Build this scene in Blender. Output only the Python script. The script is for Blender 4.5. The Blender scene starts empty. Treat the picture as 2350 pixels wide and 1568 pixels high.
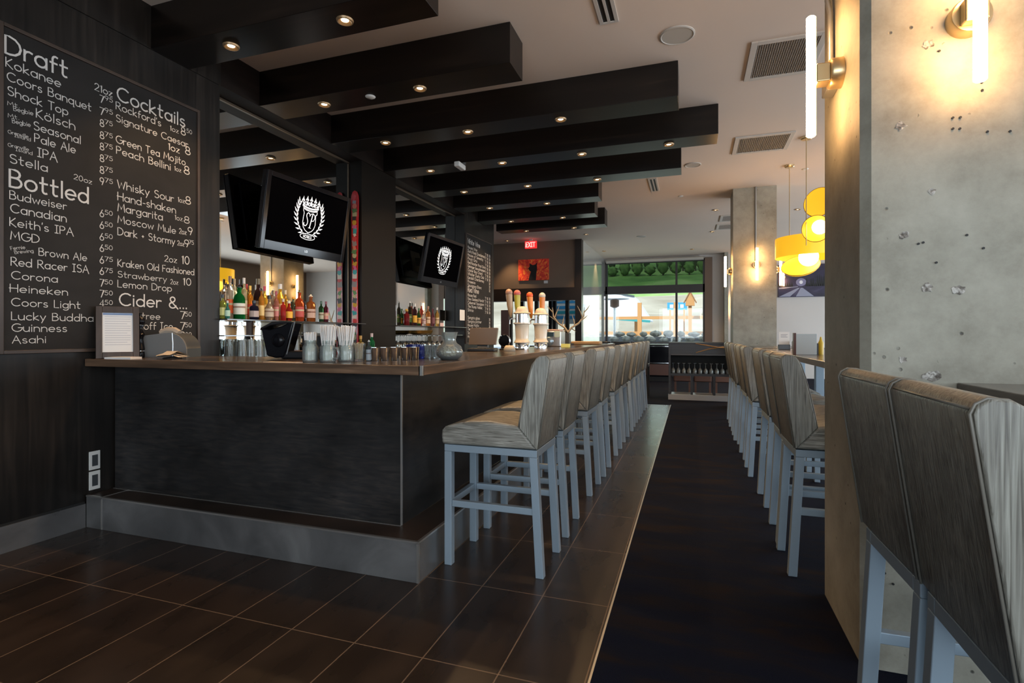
import bpy, math, random
from mathutils import Vector, Matrix
random.seed(7)
SC = bpy.context.scene
COL = SC.collection
# ------------------------------------------------------------------ camera
EYE = 1.24
FPX, CX, HY = 1214.0, 1175.0, 768.0
YAW = math.atan(412.0 / FPX)
sY, cY = math.sin(YAW), math.cos(YAW)
cd = bpy.data.cameras.new('camera')
cd.sensor_width = 36.0
cd.lens = FPX / 2350.0 * 36.0
cd.shift_y = -(784.0 - HY) / 2350.0
cd.clip_start = 0.05
cd.clip_end = 400
cam = bpy.data.objects.new('camera', cd)
cam.location = (0, 0, EYE)
cam.rotation_euler = (math.pi / 2, 0, YAW)
COL.objects.link(cam)
SC.camera = cam
# ------------------------------------------------------------------ view and world
SC.view_settings.view_transform = 'Standard'
SC.view_settings.look = 'None'
SC.view_settings.exposure = 0.15
SC.view_settings.gamma = 1.0
SC.view_settings.use_curve_mapping = False
SC.cycles.use_denoising = True
SC.cycles.max_bounces = 9
SC.cycles.diffuse_bounces = 4
SC.cycles.glossy_bounces = 5
SC.cycles.transmission_bounces = 7
SC.cycles.transparent_max_bounces = 12
SC.cycles.caustics_reflective = False
SC.cycles.caustics_refractive = False
SC.cycles.sample_clamp_indirect = 4.0
W = bpy.data.worlds.new('sky')
SC.world = W
W.use_nodes = True
wn = W.node_tree.nodes
bgn = wn['Background']
bgn.inputs[0].default_value = (0.74, 0.86, 1.0, 1)
bgn.inputs[1].default_value = 2.0


def lamp(name, kind, loc, energy, color, rot=(0, 0, 0), parent=None, **kw):
    d = bpy.data.lights.new(name, kind)
    d.energy = energy
    d.color = color
    for k, v in kw.items():
        setattr(d, k, v)
    o = bpy.data.objects.new(name, d)
    o.location = loc
    o.rotation_euler = rot
    COL.objects.link(o)
    if parent:
        o.parent = parent
    return o


PI = math.pi
DAY = (0.80, 0.91, 1.0)
lamp('sun', 'SUN', (0, 30, 20), 5.0, (1.0, 0.95, 0.86), (math.radians(42), math.radians(-18), 0), angle=0.02)
# daylight entering through the glazing behind the camera, along the far right wall and at the far end
lamp('daylight_rear_glazing', 'AREA', (1.6, -4.75, 1.75), 215, DAY, (PI / 2, 0, 0), shape='RECTANGLE', size=7.0, size_y=2.6)
lamp('daylight_side_glazing', 'AREA', (6.12, 3.0, 1.7), 310, DAY, (0, PI / 2, 0), shape='RECTANGLE', size=2.2, size_y=12.0)
lamp('daylight_side_low_glazing', 'AREA', (6.1, 12.6, 1.35), 220, DAY, (0, PI / 2, 0), shape='RECTANGLE', size=0.7, size_y=6.0)
lamp('daylight_end_glazing', 'AREA', (-1.05, 16.55, 1.75), 15, (0.80, 1.0, 0.86), (-PI / 2, 0, 0), shape='RECTANGLE', size=2.8, size_y=1.45)
WARM = (1.0, 0.62, 0.30)


def px(u, v, x=None, y=None, z=None):
    """A pixel of the photograph turned into a point on the plane x=, y= or z=."""
    r = (u - CX) / FPX
    d = Vector((r * cY - sY, r * sY + cY, -(v - HY) / FPX))
    t = x / d.x if x is not None else (y / d.y if y is not None else (z - EYE) / d.z)
    return Vector((d.x * t, d.y * t, d.z * t + EYE))


def ppm(p):
    return FPX / (-p[0] * sY + p[1] * cY)


# ------------------------------------------------------------------ materials
MATS = {}


def nt(name):
    m = bpy.data.materials.new(name)
    m.use_nodes = True
    n = m.node_tree
    return m, n.nodes, n.links, n.nodes['Principled BSDF']


def plain(name, col, rough=0.5, metal=0.0, spec=None, emit=None, es=0.0, trans=0.0, ior=None, coat=0.0):
    if name in MATS:
        return MATS[name]
    m, N, L, B = nt(name)
    B.inputs['Base Color'].default_value = (*col, 1)
    B.inputs['Roughness'].default_value = rough
    B.inputs['Metallic'].default_value = metal
    if spec is not None:
        B.inputs['Specular IOR Level'].default_value = spec
    if trans:
        B.inputs['Transmission Weight'].default_value = trans
    if ior:
        B.inputs['IOR'].default_value = ior
    if coat:
        B.inputs['Coat Weight'].default_value = coat
    if emit:
        B.inputs['Emission Color'].default_value = (*emit, 1)
        B.inputs['Emission Strength'].default_value = es
    MATS[name] = m
    return m


def streak(name, stops, scale, rough=0.5, detail=6, dist=0.6, bump=0.0, rvar=0.0, blotch=None, spec=None, metal=0.0, nscale=1.0):
    """Stretched-noise material: stops = [(pos, rgb)...], scale = xyz frequency."""
    if name in MATS:
        return MATS[name]
    m, N, L, B = nt(name)
    tc = N.new('ShaderNodeTexCoord')
    mp = N.new('ShaderNodeMapping')
    mp.inputs['Scale'].default_value = scale
    nz = N.new('ShaderNodeTexNoise')
    nz.inputs['Scale'].default_value = nscale
    nz.inputs['Detail'].default_value = detail
    nz.inputs['Distortion'].default_value = dist
    cr = N.new('ShaderNodeValToRGB')
    el = cr.color_ramp.elements
    while len(el) > 1:
        el.remove(el[-1])
    el[0].position, el[0].color = stops[0][0], (*stops[0][1], 1)
    for p, c in stops[1:]:
        e = el.new(p)
        e.color = (*c, 1)
    L.new(tc.outputs['Object'], mp.inputs['Vector'])
    L.new(mp.outputs['Vector'], nz.inputs['Vector'])
    L.new(nz.outputs['Fac'], cr.inputs['Fac'])
    out = cr.outputs['Color']
    if blotch:
        bs, lo, hi = blotch
        n2 = N.new('ShaderNodeTexNoise')
        n2.inputs['Scale'].default_value = bs
        n2.inputs['Detail'].default_value = 3
        L.new(tc.outputs['Object'], n2.inputs['Vector'])
        mr = N.new('ShaderNodeMapRange')
        mr.inputs['From Min'].default_value = 0.3
        mr.inputs['From Max'].default_value = 0.7
        mr.inputs['To Min'].default_value = lo
        mr.inputs['To Max'].default_value = hi
        L.new(n2.outputs['Fac'], mr.inputs['Value'])
        mx = N.new('ShaderNodeMix')
        mx.data_type = 'RGBA'
        mx.blend_type = 'MULTIPLY'
        mx.inputs['Factor'].default_value = 1
        L.new(out, mx.inputs[6])
        L.new(mr.outputs['Result'], mx.inputs[7])
        out = mx.outputs[2]
    L.new(out, B.inputs['Base Color'])
    B.inputs['Roughness'].default_value = rough
    B.inputs['Metallic'].default_value = metal
    if spec is not None:
        B.inputs['Specular IOR Level'].default_value = spec
    if rvar:
        r2 = N.new('ShaderNodeMapRange')
        r2.inputs['To Min'].default_value = rough - rvar
        r2.inputs['To Max'].default_value = rough + rvar
        L.new(nz.outputs['Fac'], r2.inputs['Value'])
        L.new(r2.outputs['Result'], B.inputs['Roughness'])
    if bump:
        bp = N.new('ShaderNodeBump')
        bp.inputs['Strength'].default_value = bump
        bp.inputs['Distance'].default_value = 0.01
        L.new(nz.outputs['Fac'], bp.inputs['Height'])
        L.new(bp.outputs['Normal'], B.inputs['Normal'])
    MATS[name] = m
    return m


def thin_glass(name, tint=(0.93, 0.97, 0.96), ior=1.45, rough=0.0, body=0.0, bodycol=(0.8, 0.85, 0.85)):
    """Thin clear glass: straight-through transmission with Fresnel reflection."""
    if name in MATS:
        return MATS[name]
    m, N, L, B = nt(name)
    N.remove(B)
    out = N['Material Output']
    tr = N.new('ShaderNodeBsdfTransparent')
    tr.inputs[0].default_value = (*tint, 1)
    gl = N.new('ShaderNodeBsdfGlossy')
    gl.inputs['Roughness'].default_value = rough
    fr = N.new('ShaderNodeFresnel')
    fr.inputs['IOR'].default_value = ior
    mx = N.new('ShaderNodeMixShader')
    L.new(fr.outputs[0], mx.inputs[0])
    L.new(tr.outputs[0], mx.inputs[1])
    L.new(gl.outputs[0], mx.inputs[2])
    last = mx.outputs[0]
    if body:
        df = N.new('ShaderNodeBsdfDiffuse')
        df.inputs[0].default_value = (*bodycol, 1)
        m2 = N.new('ShaderNodeMixShader')
        m2.inputs[0].default_value = body
        L.new(last, m2.inputs[1])
        L.new(df.outputs[0], m2.inputs[2])
        last = m2.outputs[0]
    L.new(last, out.inputs['Surface'])
    MATS[name] = m
    return m


WOODX = streak('dark stained wood', [(0.3, (0.0095, 0.0092, 0.0098)), (0.5, (0.0145, 0.0138, 0.0136)), (0.7, (0.023, 0.0195, 0.0175))], (9, 9, 60), 0.36, blotch=(2.4, 0.45, 2.3), rvar=0.06, spec=0.5)
WOODV = streak('dark stained panelling', [(0.3, (0.0042, 0.0034, 0.0029)), (0.5, (0.0075, 0.0060, 0.0050)), (0.72, (0.014, 0.011, 0.009))], (26, 26, 1.3), 0.42, blotch=(2.0, 0.45, 2.2), rvar=0.06, spec=0.36)
BEAMD = streak('dark matt header wood', [(0.3, (0.007, 0.0045, 0.0034)), (0.7, (0.016, 0.010, 0.0075))], (14, 1.2, 14), 0.6, spec=0.15)
BEAMW = streak('dark stained beam wood', [(0.3, (0.0032, 0.0019, 0.0014)), (0.55, (0.0062, 0.0038, 0.0027)), (0.75, (0.0145, 0.0085, 0.0058))], (1.0, 14, 14), 0.30, blotch=(1.3, 0.6, 1.3), spec=0.45)
TOPW = streak('dark worn countertop wood', [(0.3, (0.022, 0.017, 0.014)), (0.55, (0.05, 0.036, 0.028)), (0.75, (0.10, 0.07, 0.05))], (3, 3, 12), 0.2, blotch=(2.5, 0.7, 1.3), rvar=0.05, spec=0.6)
EDGEW = streak('worn walnut edge', [(0.3, (0.06, 0.035, 0.021)), (0.6, (0.15, 0.086, 0.05)), (0.8, (0.30, 0.18, 0.11))], (2, 2, 40), 0.32, spec=0.6)
VBACK = streak('taupe woodgrain vinyl upright', [(0.30, (0.095, 0.088, 0.073)), (0.43, (0.21, 0.20, 0.17)), (0.57, (0.30, 0.295, 0.255)), (0.74, (0.44, 0.435, 0.385))], (95, 95, 3.4), 0.36, dist=1.6, bump=0.35, blotch=(5, 0.75, 1.2), spec=0.5)
VSEAT = streak('taupe woodgrain vinyl lengthwise', [(0.30, (0.10, 0.09, 0.074)), (0.43, (0.21, 0.20, 0.17)), (0.57, (0.32, 0.305, 0.265)), (0.72, (0.50, 0.49, 0.44))], (5, 80, 95), 0.40, dist=1.6, bump=0.3, blotch=(5, 0.75, 1.2), spec=0.5)
VPIPE = plain('taupe vinyl piping', (0.21, 0.195, 0.165), 0.4)
GREYMETAL = plain('grey blue painted steel', (0.31, 0.39, 0.46), 0.38, 0.25, 0.5)
CEILM = streak('matt painted plaster', [(0.3, (0.72, 0.60, 0.51)), (0.7, (0.78, 0.655, 0.555))], (0.4, 0.4, 0.4), 0.9)
WALLBROWN = streak('brown painted plaster', [(0.3, (0.16, 0.115, 0.085)), (0.7, (0.20, 0.145, 0.105))], (0.5, 0.5, 0.5), 0.8)
WALLGREY = streak('pale grey painted plaster', [(0.3, (0.58, 0.54, 0.50)), (0.7, (0.63, 0.59, 0.55))], (0.5, 0.5, 0.5), 0.85)
CHROME = plain('polished chrome', (0.82, 0.83, 0.84), 0.08, 1.0)
STEEL = plain('brushed stainless steel', (0.62, 0.63, 0.64), 0.28, 1.0)
BRONZE = plain('dark bronze trim', (0.16, 0.12, 0.085), 0.4, 0.8)
TRIMMETAL = plain('satin aluminium edge trim', (0.60, 0.58, 0.55), 0.35, 0.9)
BRASS = plain('warm brass', (0.72, 0.55, 0.30), 0.3, 0.9)
BLACKP = plain('black plastic', (0.012, 0.012, 0.014), 0.3)
BLACKM = plain('matt black', (0.008, 0.008, 0.008), 0.6)
BLACKG = plain('gloss black', (0.006, 0.006, 0.008), 0.12, spec=0.16)
DARKG = plain('dark grey plastic', (0.05, 0.055, 0.06), 0.4)
MIDG = plain('mid grey plastic', (0.16, 0.16, 0.155), 0.45)
WHITEP = plain('white plastic', (0.72, 0.71, 0.68), 0.45)
PAPER = plain('white paper', (0.75, 0.74, 0.72), 0.8)
CREAM = plain('cream glazed ceramic', (0.70, 0.60, 0.46), 0.25, coat=0.4)
CHALK = plain('white chalk paint', (0.60, 0.58, 0.55), 0.9)
BOARDM = streak('chalkboard slate', [(0.3, (0.0095, 0.0083, 0.0078)), (0.7, (0.019, 0.017, 0.016))], (3, 2, 3), 0.7, spec=0.3)
MIRROR = plain('silvered mirror', (0.74, 0.76, 0.74), 0.015, 1.0)
GLASS = thin_glass('clear window glass')
TINT = thin_glass('dark tinted glass', (0.34, 0.40, 0.36))
TUMBLER = thin_glass('clear drinking glass', (0.88, 0.91, 0.91), 1.38, 0.0, 0.06)
STEMW = thin_glass('clear stemware glass', (0.86, 0.89, 0.89), 1.7, 0.0, 0.2)
JARG = thin_glass('clear jar glass', (0.88, 0.92, 0.90), 1.5, 0.0, 0.13, (0.8, 0.84, 0.82))
TUBE = plain('lit frosted tube', (1, 0.9, 0.75), 0.4, emit=(1.0, 0.55, 0.22), es=52.0)
BULB = plain('lit warm lamp face', (1, 0.9, 0.75), 0.4, emit=(1.0, 0.70, 0.36), es=14.0)


def concrete():
    m, N, L, B = nt('board formed concrete')
    tc = N.new('ShaderNodeTexCoord')
    n1 = N.new('ShaderNodeTexNoise'); n1.inputs['Scale'].default_value = 2.6; n1.inputs['Detail'].default_value = 12; n1.inputs['Roughness'].default_value = 0.72
    L.new(tc.outputs['Object'], n1.inputs['Vector'])
    cr = N.new('ShaderNodeValToRGB')
    e = cr.color_ramp.elements
    e[0].position, e[0].color = 0.28, (0.20, 0.185, 0.145, 1)
    e[1].position, e[1].color = 0.72, (0.44, 0.425, 0.355, 1)
    x = e.new(0.5); x.color = (0.335, 0.32, 0.26, 1)
    L.new(n1.outputs['Fac'], cr.inputs['Fac'])
    vo = N.new('ShaderNodeTexVoronoi'); vo.inputs['Scale'].default_value = 17; vo.inputs['Randomness'].default_value = 1
    L.new(tc.outputs['Object'], vo.inputs['Vector'])
    pit = N.new('ShaderNodeMapRange'); pit.inputs['From Min'].default_value = 0.05; pit.inputs['From Max'].default_value = 0.13
    L.new(vo.outputs['Distance'], pit.inputs['Value'])
    n2 = N.new('ShaderNodeTexNoise'); n2.inputs['Scale'].default_value = 6; n2.inputs['Detail'].default_value = 2
    L.new(tc.outputs['Object'], n2.inputs['Vector'])
    th = N.new('ShaderNodeMapRange'); th.inputs['From Min'].default_value = 0.56; th.inputs['From Max'].default_value = 0.60; th.inputs['To Min'].default_value = 1; th.inputs['To Max'].default_value = 0
    L.new(n2.outputs['Fac'], th.inputs['Value'])
    mxv = N.new('ShaderNodeMath'); mxv.operation = 'MAXIMUM'
    L.new(pit.outputs[0], mxv.inputs[0]); L.new(th.outputs[0], mxv.inputs[1])
    lo = N.new('ShaderNodeMapRange'); lo.inputs['To Min'].default_value = 0.22; lo.inputs['To Max'].default_value = 1
    L.new(mxv.outputs[0], lo.inputs['Value'])
    mx = N.new('ShaderNodeMix'); mx.data_type = 'RGBA'; mx.blend_type = 'MULTIPLY'; mx.inputs['Factor'].default_value = 1
    L.new(cr.outputs['Color'], mx.inputs[6]); L.new(lo.outputs[0], mx.inputs[7])
    L.new(mx.outputs[2], B.inputs['Base Color'])
    B.inputs['Roughness'].default_value = 0.62
    bp = N.new('ShaderNodeBump'); bp.inputs['Strength'].default_value = 0.5; bp.inputs['Distance'].default_value = 0.006
    L.new(mxv.outputs[0], bp.inputs['Height']); L.new(bp.outputs['Normal'], B.inputs['Normal'])
    return m


CONC = concrete()
CPATCH = streak('rough aggregate patch', [(0.35, (0.10, 0.085, 0.07)), (0.5, (0.30, 0.28, 0.25)), (0.62, (0.55, 0.53, 0.49))], (60, 60, 60), 0.9, bump=0.8)


def tile_mat(name, ox, oy, tw, tl, c0, c1, grout, rough, gw=0.0052):
    m, N, L, B = nt(name)
    tc = N.new('ShaderNodeTexCoord')
    sp = N.new('ShaderNodeSeparateXYZ')
    L.new(tc.outputs['Object'], sp.inputs[0])

    def line(sock, off, step):
        a = N.new('ShaderNodeMath'); a.operation = 'SUBTRACT'; a.inputs[1].default_value = off
        L.new(sock, a.inputs[0])
        b = N.new('ShaderNodeMath'); b.operation = 'DIVIDE'; b.inputs[1].default_value = step
        L.new(a.outputs[0], b.inputs[0])
        p = N.new('ShaderNodeMath'); p.operation = 'PINGPONG'; p.inputs[1].default_value = 0.5
        L.new(b.outputs[0], p.inputs[0])
        c = N.new('ShaderNodeMath'); c.operation = 'LESS_THAN'; c.inputs[1].default_value = gw / 2 / step
        L.new(p.outputs[0], c.inputs[0])
        f = N.new('ShaderNodeMath'); f.operation = 'FLOOR'
        L.new(b.outputs[0], f.inputs[0])
        return c.outputs[0], f.outputs[0]
    lx, fx = line(sp.outputs['X'], ox, tw)
    ly, fy = line(sp.outputs['Y'], oy, tl)
    mx = N.new('ShaderNodeMath'); mx.operation = 'MAXIMUM'
    L.new(lx, mx.inputs[0]); L.new(ly, mx.inputs[1])
    cb = N.new('ShaderNodeCombineXYZ'); L.new(fx, cb.inputs[0]); L.new(fy, cb.inputs[1])
    wn_ = N.new('ShaderNodeTexWhiteNoise'); L.new(cb.outputs[0], wn_.inputs['Vector'])
    mp = N.new('ShaderNodeMapping'); mp.inputs['Scale'].default_value = (5, 1.6, 1)
    L.new(tc.outputs['Object'], mp.inputs[0])
    nz = N.new('ShaderNodeTexNoise'); nz.inputs['Scale'].default_value = 1.6; nz.inputs['Detail'].default_value = 3
    L.new(mp.outputs[0], nz.inputs['Vector'])
    ad = N.new('ShaderNodeMath'); ad.operation = 'MULTIPLY_ADD'; ad.inputs[1].default_value = 0.16; 
    L.new(wn_.outputs['Value'], ad.inputs[0]); L.new(nz.outputs['Fac'], ad.inputs[2])
    cr = N.new('ShaderNodeValToRGB')
    e = cr.color_ramp.elements
    e[0].position, e[0].color = 0.38, (*c0, 1)
    e[1].position, e[1].color = 0.82, (*c1, 1)
    L.new(ad.outputs[0], cr.inputs['Fac'])
    mm = N.new('ShaderNodeMix'); mm.data_type = 'RGBA'
    L.new(mx.outputs[0], mm.inputs['Factor']); L.new(cr.outputs['Color'], mm.inputs[6]); mm.inputs[7].default_value = (*grout, 1)
    L.new(mm.outputs[2], B.inputs['Base Color'])
    B.inputs['Roughness'].default_value = rough
    rr = N.new('ShaderNodeMapRange'); rr.inputs['To Min'].default_value = rough - 0.03; rr.inputs['To Max'].default_value = rough + 0.05
    L.new(nz.outputs['Fac'], rr.inputs['Value']); L.new(rr.outputs[0], B.inputs['Roughness'])
    return m


TILE = tile_mat('brown plank floor tile', -0.36, 1.81, 0.308, 0.612, (0.019, 0.0122, 0.009), (0.037, 0.0235, 0.0168), (0.19, 0.13, 0.09), 0.27)
STEPT = streak('metallic grey porcelain', [(0.3, (0.115, 0.114, 0.114)), (0.6, (0.21, 0.207, 0.207)), (0.8, (0.34, 0.335, 0.332))], (3, 3, 3), 0.30, rvar=0.08, spec=0.6, metal=0.5, detail=8)
STEPTOP = streak('brown porcelain tread', [(0.3, (0.018, 0.012, 0.009)), (0.7, (0.055, 0.036, 0.026))], (3, 3, 3), 0.36)


def carpet_mat():
    m, N, L, B = nt('navy patterned carpet')
    tc = N.new('ShaderNodeTexCoord')
    mp = N.new('ShaderNodeMapping'); mp.inputs['Scale'].default_value = (2.2, 9, 1)
    L.new(tc.outputs['Object'], mp.inputs[0])
    n1 = N.new('ShaderNodeTexNoise'); n1.inputs['Scale'].default_value = 1.0; n1.inputs['Detail'].default_value = 6; n1.inputs['Distortion'].default_value = 0.8
    L.new(mp.outputs[0], n1.inputs['Vector'])
    cr = N.new('ShaderNodeValToRGB')
    e = cr.color_ramp.elements
    e[0].position, e[0].color = 0.34, (0.0040, 0.0062, 0.0165, 1)
    e[1].position, e[1].color = 0.72, (0.0150, 0.0095, 0.0080, 1)
    x = e.new(0.5); x.color = (0.0054, 0.0072, 0.0155, 1)
    L.new(n1.outputs['Fac'], cr.inputs['Fac'])
    n2 = N.new('ShaderNodeTexNoise'); n2.inputs['Scale'].default_value = 260; n2.inputs['Detail'].default_value = 2
    L.new(tc.outputs['Object'], n2.inputs['Vector'])
    mr = N.new('ShaderNodeMapRange'); mr.inputs['To Min'].default_value = 0.3; mr.inputs['To Max'].default_value = 1.7
    L.new(n2.outputs['Fac'], mr.inputs['Value'])
    mx = N.new('ShaderNodeMix'); mx.data_type = 'RGBA'; mx.blend_type = 'MULTIPLY'; mx.inputs['Factor'].default_value = 1
    L.new(cr.outputs['Color'], mx.inputs[6]); L.new(mr.outputs[0], mx.inputs[7])
    L.new(mx.outputs[2], B.inputs['Base Color'])
    B.inputs['Roughness'].default_value = 0.95
    B.inputs['Specular IOR Level'].default_value = 0.1
    bp = N.new('ShaderNodeBump'); bp.inputs['Strength'].default_value = 0.6; bp.inputs['Distance'].default_value = 0.004
    L.new(n2.outputs['Fac'], bp.inputs['Height']); L.new(bp.outputs['Normal'], B.inputs['Normal'])
    return m


CARPET = carpet_mat()


# ------------------------------------------------------------------ mesh helpers
class MB:
    def __init__(s):
        s.v, s.f, s.m, s.cur = [], [], [], 0

    def face(s, idx):
        s.f.append(tuple(idx)); s.m.append(s.cur)

    def poly(s, pts):
        b = len(s.v); s.v += [tuple(p) for p in pts]; s.face(range(b, b + len(pts)))
        return s

    def box(s, x0, y0, z0, x1, y1, z1):
        b = len(s.v)
        s.v += [(x0, y0, z0), (x1, y0, z0), (x1, y1, z0), (x0, y1, z0), (x0, y0, z1), (x1, y0, z1), (x1, y1, z1), (x0, y1, z1)]
        for q in ((3, 2, 1, 0), (4, 5, 6, 7), (0, 1, 5, 4), (1, 2, 6, 5), (2, 3, 7, 6), (3, 0, 4, 7)):
            s.face([b + i for i in q])
        return s

    def bar(s, p0, p1, w, h=None, up=(0, 0, 1)):
        """Rectangular bar from p0 to p1."""
        h = w if h is None else h
        p0, p1 = Vector(p0), Vector(p1)
        d = (p1 - p0).normalized()
        upv = Vector(up)
        if abs(d.dot(upv)) > 0.98:
            upv = Vector((0, 1, 0))
        a = d.cross(upv).normalized(); c = a.cross(d).normalized()
        b = len(s.v)
        for p in (p0, p1):
            for i, j in ((-1, -1), (1, -1), (1, 1), (-1, 1)):
                s.v.append(tuple(p + a * (i * w / 2) + c * (j * h / 2)))
        for q in ((0, 1, 2, 3), (7, 6, 5, 4), (0, 4, 5, 1), (1, 5, 6, 2), (2, 6, 7, 3), (3, 7, 4, 0)):
            s.face([b + i for i in q])
        return s

    def tube(s, pts, r, n=10, cap=True, radii=None):
        pts = [Vector(p) for p in pts]
        rings = []
        prev = None
        for i, p in enumerate(pts):
            d = (pts[min(i + 1, len(pts) - 1)] - pts[max(i - 1, 0)]).normalized()
            if prev is None:
                a = d.cross(Vector((0, 0, 1)) if abs(d.z) < 0.9 else Vector((1, 0, 0))).normalized()
            else:
                a = (prev - d * prev.dot(d)).normalized()
            prev = a
            c = d.cross(a)
            rr = radii[i] if radii else r
            b = len(s.v)
            for k in range(n):
                t = 2 * PI * k / n
                s.v.append(tuple(p + a * (rr * math.cos(t)) + c * (rr * math.sin(t))))
            rings.append(b)
        for b0, b1 in zip(rings, rings[1:]):
            for k in range(n):
                s.face((b0 + k, b0 + (k + 1) % n, b1 + (k + 1) % n, b1 + k))
        if cap:
            s.face([rings[0] + k for k in reversed(range(n))])
            s.face([rings[-1] + k for k in range(n)])
        return s

    def lathe(s, prof, c=(0, 0, 0), n=24, axis='z', sx=1.0, sy=1.0):
        """prof = [(r, h)...] from bottom to top."""
        rings = []
        for r, h in prof:
            b = len(s.v)
            if r < 1e-6:
                pts = [(0, 0, h)]
            else:
                pts = [(r * sx * math.cos(2 * PI * k / n), r * sy * math.sin(2 * PI * k / n), h) for k in range(n)]
            for x, y, z in pts:
                if axis == 'x':
                    x, y, z = z, x, y
                elif axis == 'y':
                    x, y, z = y, z, x
                s.v.append((c[0] + x, c[1] + y, c[2] + z))
            rings.append((b, len(pts)))
        for (b0, n0), (b1, n1) in zip(rings, rings[1:]):
            for k in range(n):
                k2 = (k + 1) % n
                if n0 == 1 and n1 == 1:
                    continue
                if n0 == 1:
                    s.face((b0, b1 + k2, b1 + k))
                elif n1 == 1:
                    s.face((b0 + k, b0 + k2, b1))
                else:
                    s.face((b0 + k, b0 + k2, b1 + k2, b1 + k))
        return s

    def prism(s, prof, lo, hi, axis='y'):
        """Extrude a closed 2D outline; axis y: prof=(x,z); axis x: prof=(y,z); axis z: prof=(x,y)."""
        b = len(s.v); n = len(prof)

        def P(a, c, t):
            return (a, t, c) if axis == 'y' else ((t, a, c) if axis == 'x' else (a, c, t))
        for t in (lo, hi):
            s.v += [P(a, c, t) for a, c in prof]
        f0, f1 = list(range(b, b + n)), list(range(b + n, b + 2 * n))
        area = sum(prof[i][0] * prof[(i + 1) % n][1] - prof[(i + 1) % n][0] * prof[i][1] for i in range(n))
        flip = (area > 0) != (axis == 'y')
        s.face(reversed(f0) if flip else f0); s.face(f1 if flip else reversed(f1))
        for i in range(n):
            j = (i + 1) % n
            q = (f0[i], f0[j], f1[j], f1[i])
            s.face(q if flip else reversed(q))
        return s

    def sphere(s, c, r, n=16, m=10, sx=1, sy=1, sz=1):
        prof = [(r * math.sin(PI * i / m), -r * math.cos(PI * i / m) * sz) for i in range(m + 1)]
        prof[0] = (0, -r * sz); prof[-1] = (0, r * sz)
        return s.lathe(prof, c, n, sx=sx, sy=sy)

    def build(s, name, mats, parent=None, bevel=0, smooth=None, seg=2, loc=None, rot=None):
        me = bpy.data.meshes.new(name)
        me.from_pydata(s.v, [], s.f)
        if not isinstance(mats, (list, tuple)):
            mats = [mats]
        for m in mats:
            me.materials.append(m)
        if len(mats) > 1:
            me.polygons.foreach_set('material_index', s.m)
        me.update()
        if smooth is not None:
            me.polygons.foreach_set('use_smooth', [True] * len(me.polygons))
            if smooth < 180:
                me.set_sharp_from_angle(angle=math.radians(smooth))
        o = bpy.data.objects.new(name, me)
        COL.objects.link(o)
        if bevel:
            md = o.modifiers.new('bevel', 'BEVEL')
            md.width = bevel; md.segments = seg; md.limit_method = 'ANGLE'; md.angle_limit = math.radians(40)
            if smooth is None:
                me.polygons.foreach_set('use_smooth', [True] * len(me.polygons))
                md.harden_normals = True
        if parent is not None:
            o.parent = parent
        if loc is not None:
            o.location = loc
        if rot is not None:
            o.rotation_euler = rot
        return o


def tag(o, label, cat=None, group=None, kind=None):
    o['label'] = label
    if cat:
        o['category'] = cat
    if group:
        o['group'] = group
    if kind:
        o['kind'] = kind
    return o


def thing(name, label, cat, loc=(0, 0, 0), rz=0, group=None, rot=None):
    o = bpy.data.objects.new(name, None)
    o.empty_display_size = 0.1
    COL.objects.link(o)
    o.location = loc
    o.rotation_euler = rot if rot else (0, 0, rz)
    return tag(o, label, cat, group)


def struct(name, mb, mat, label=None, bevel=0, **kw):
    o = mb.build(name, mat, bevel=bevel, **kw)
    o['kind'] = 'structure'
    if label:
        o['label'] = label
    return o


def dup(root, loc, rz=None, label=None, group=None, rot=None):
    r = root.copy(); COL.objects.link(r); r.location = loc
    if rz is not None:
        r.rotation_euler = (0, 0, rz)
    if rot is not None:
        r.rotation_euler = rot
    if label:
        r['label'] = label
    if group:
        r['group'] = group
    for ch in list(root.children):
        c = ch.copy()
        COL.objects.link(c); c.parent = r
        for g in ch.children:
            d = g.copy(); COL.objects.link(d); d.parent = c
    return r


def circ(cx, cz, r, a0, a1, n):
    return [(cx + r * math.cos(math.radians(a0 + (a1 - a0) * i / n)), cz + r * math.sin(math.radians(a0 + (a1 - a0) * i / n))) for i in range(n + 1)]


ORD = ['first', 'second', 'third', 'fourth', 'fifth', 'sixth', 'seventh', 'eighth', 'ninth', 'tenth']
# ================================================================== SETTING
ZC, ZB = 3.61, 3.30
XW, XM = -3.70, -3.88
struct('floor', MB().box(-8, -5, -0.1, -0.345, 9.70, 0), TILE, 'brown plank tiled floor along the bar')
struct('floor_carpet', MB().box(-0.345, -5, -0.1, 6.4, 16.7, 0.004).box(-8, 9.70, -0.1, -0.345, 16.7, 0.004), CARPET, 'dark navy patterned carpet')
struct('trim_1', MB().box(-0.349, -5, -0.02, -0.341, 9.70, 0.006), TRIMMETAL, 'thin metal strip between tile and carpet')
struct('ceiling', MB().box(-8, -5, ZC, 6.4, 16.9, ZC + 0.15), CEILM, 'pale plaster ceiling')
wl = MB()
wl.box(-4.2, -5, 0, XW, 3.37, ZC).box(-4.2, 3.37, 0, XM - 0.012, 9.78, ZC)
wl.box(-4.2, 8.36, 0, XW, 9.78, ZC).box(XW - 0.05, -5, ZB, XW + 0.012, 3.37, ZC)
struct('wall_left', wl, WOODV, 'dark stained wood wall behind the bar')
struct('trim_5', MB().box(XM - 0.02, 3.37, ZB, XW + 0.012, 8.36, ZC), BEAMD, 'dark header above the mirrors')
struct('pillar', MB().box(XM - 0.02, 5.36, 0, XW, 6.12, ZB), plain('near black panel', (0.006, 0.0045, 0.0035), 0.45, spec=0.2), 'dark wood pillar between the two mirrors')
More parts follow.
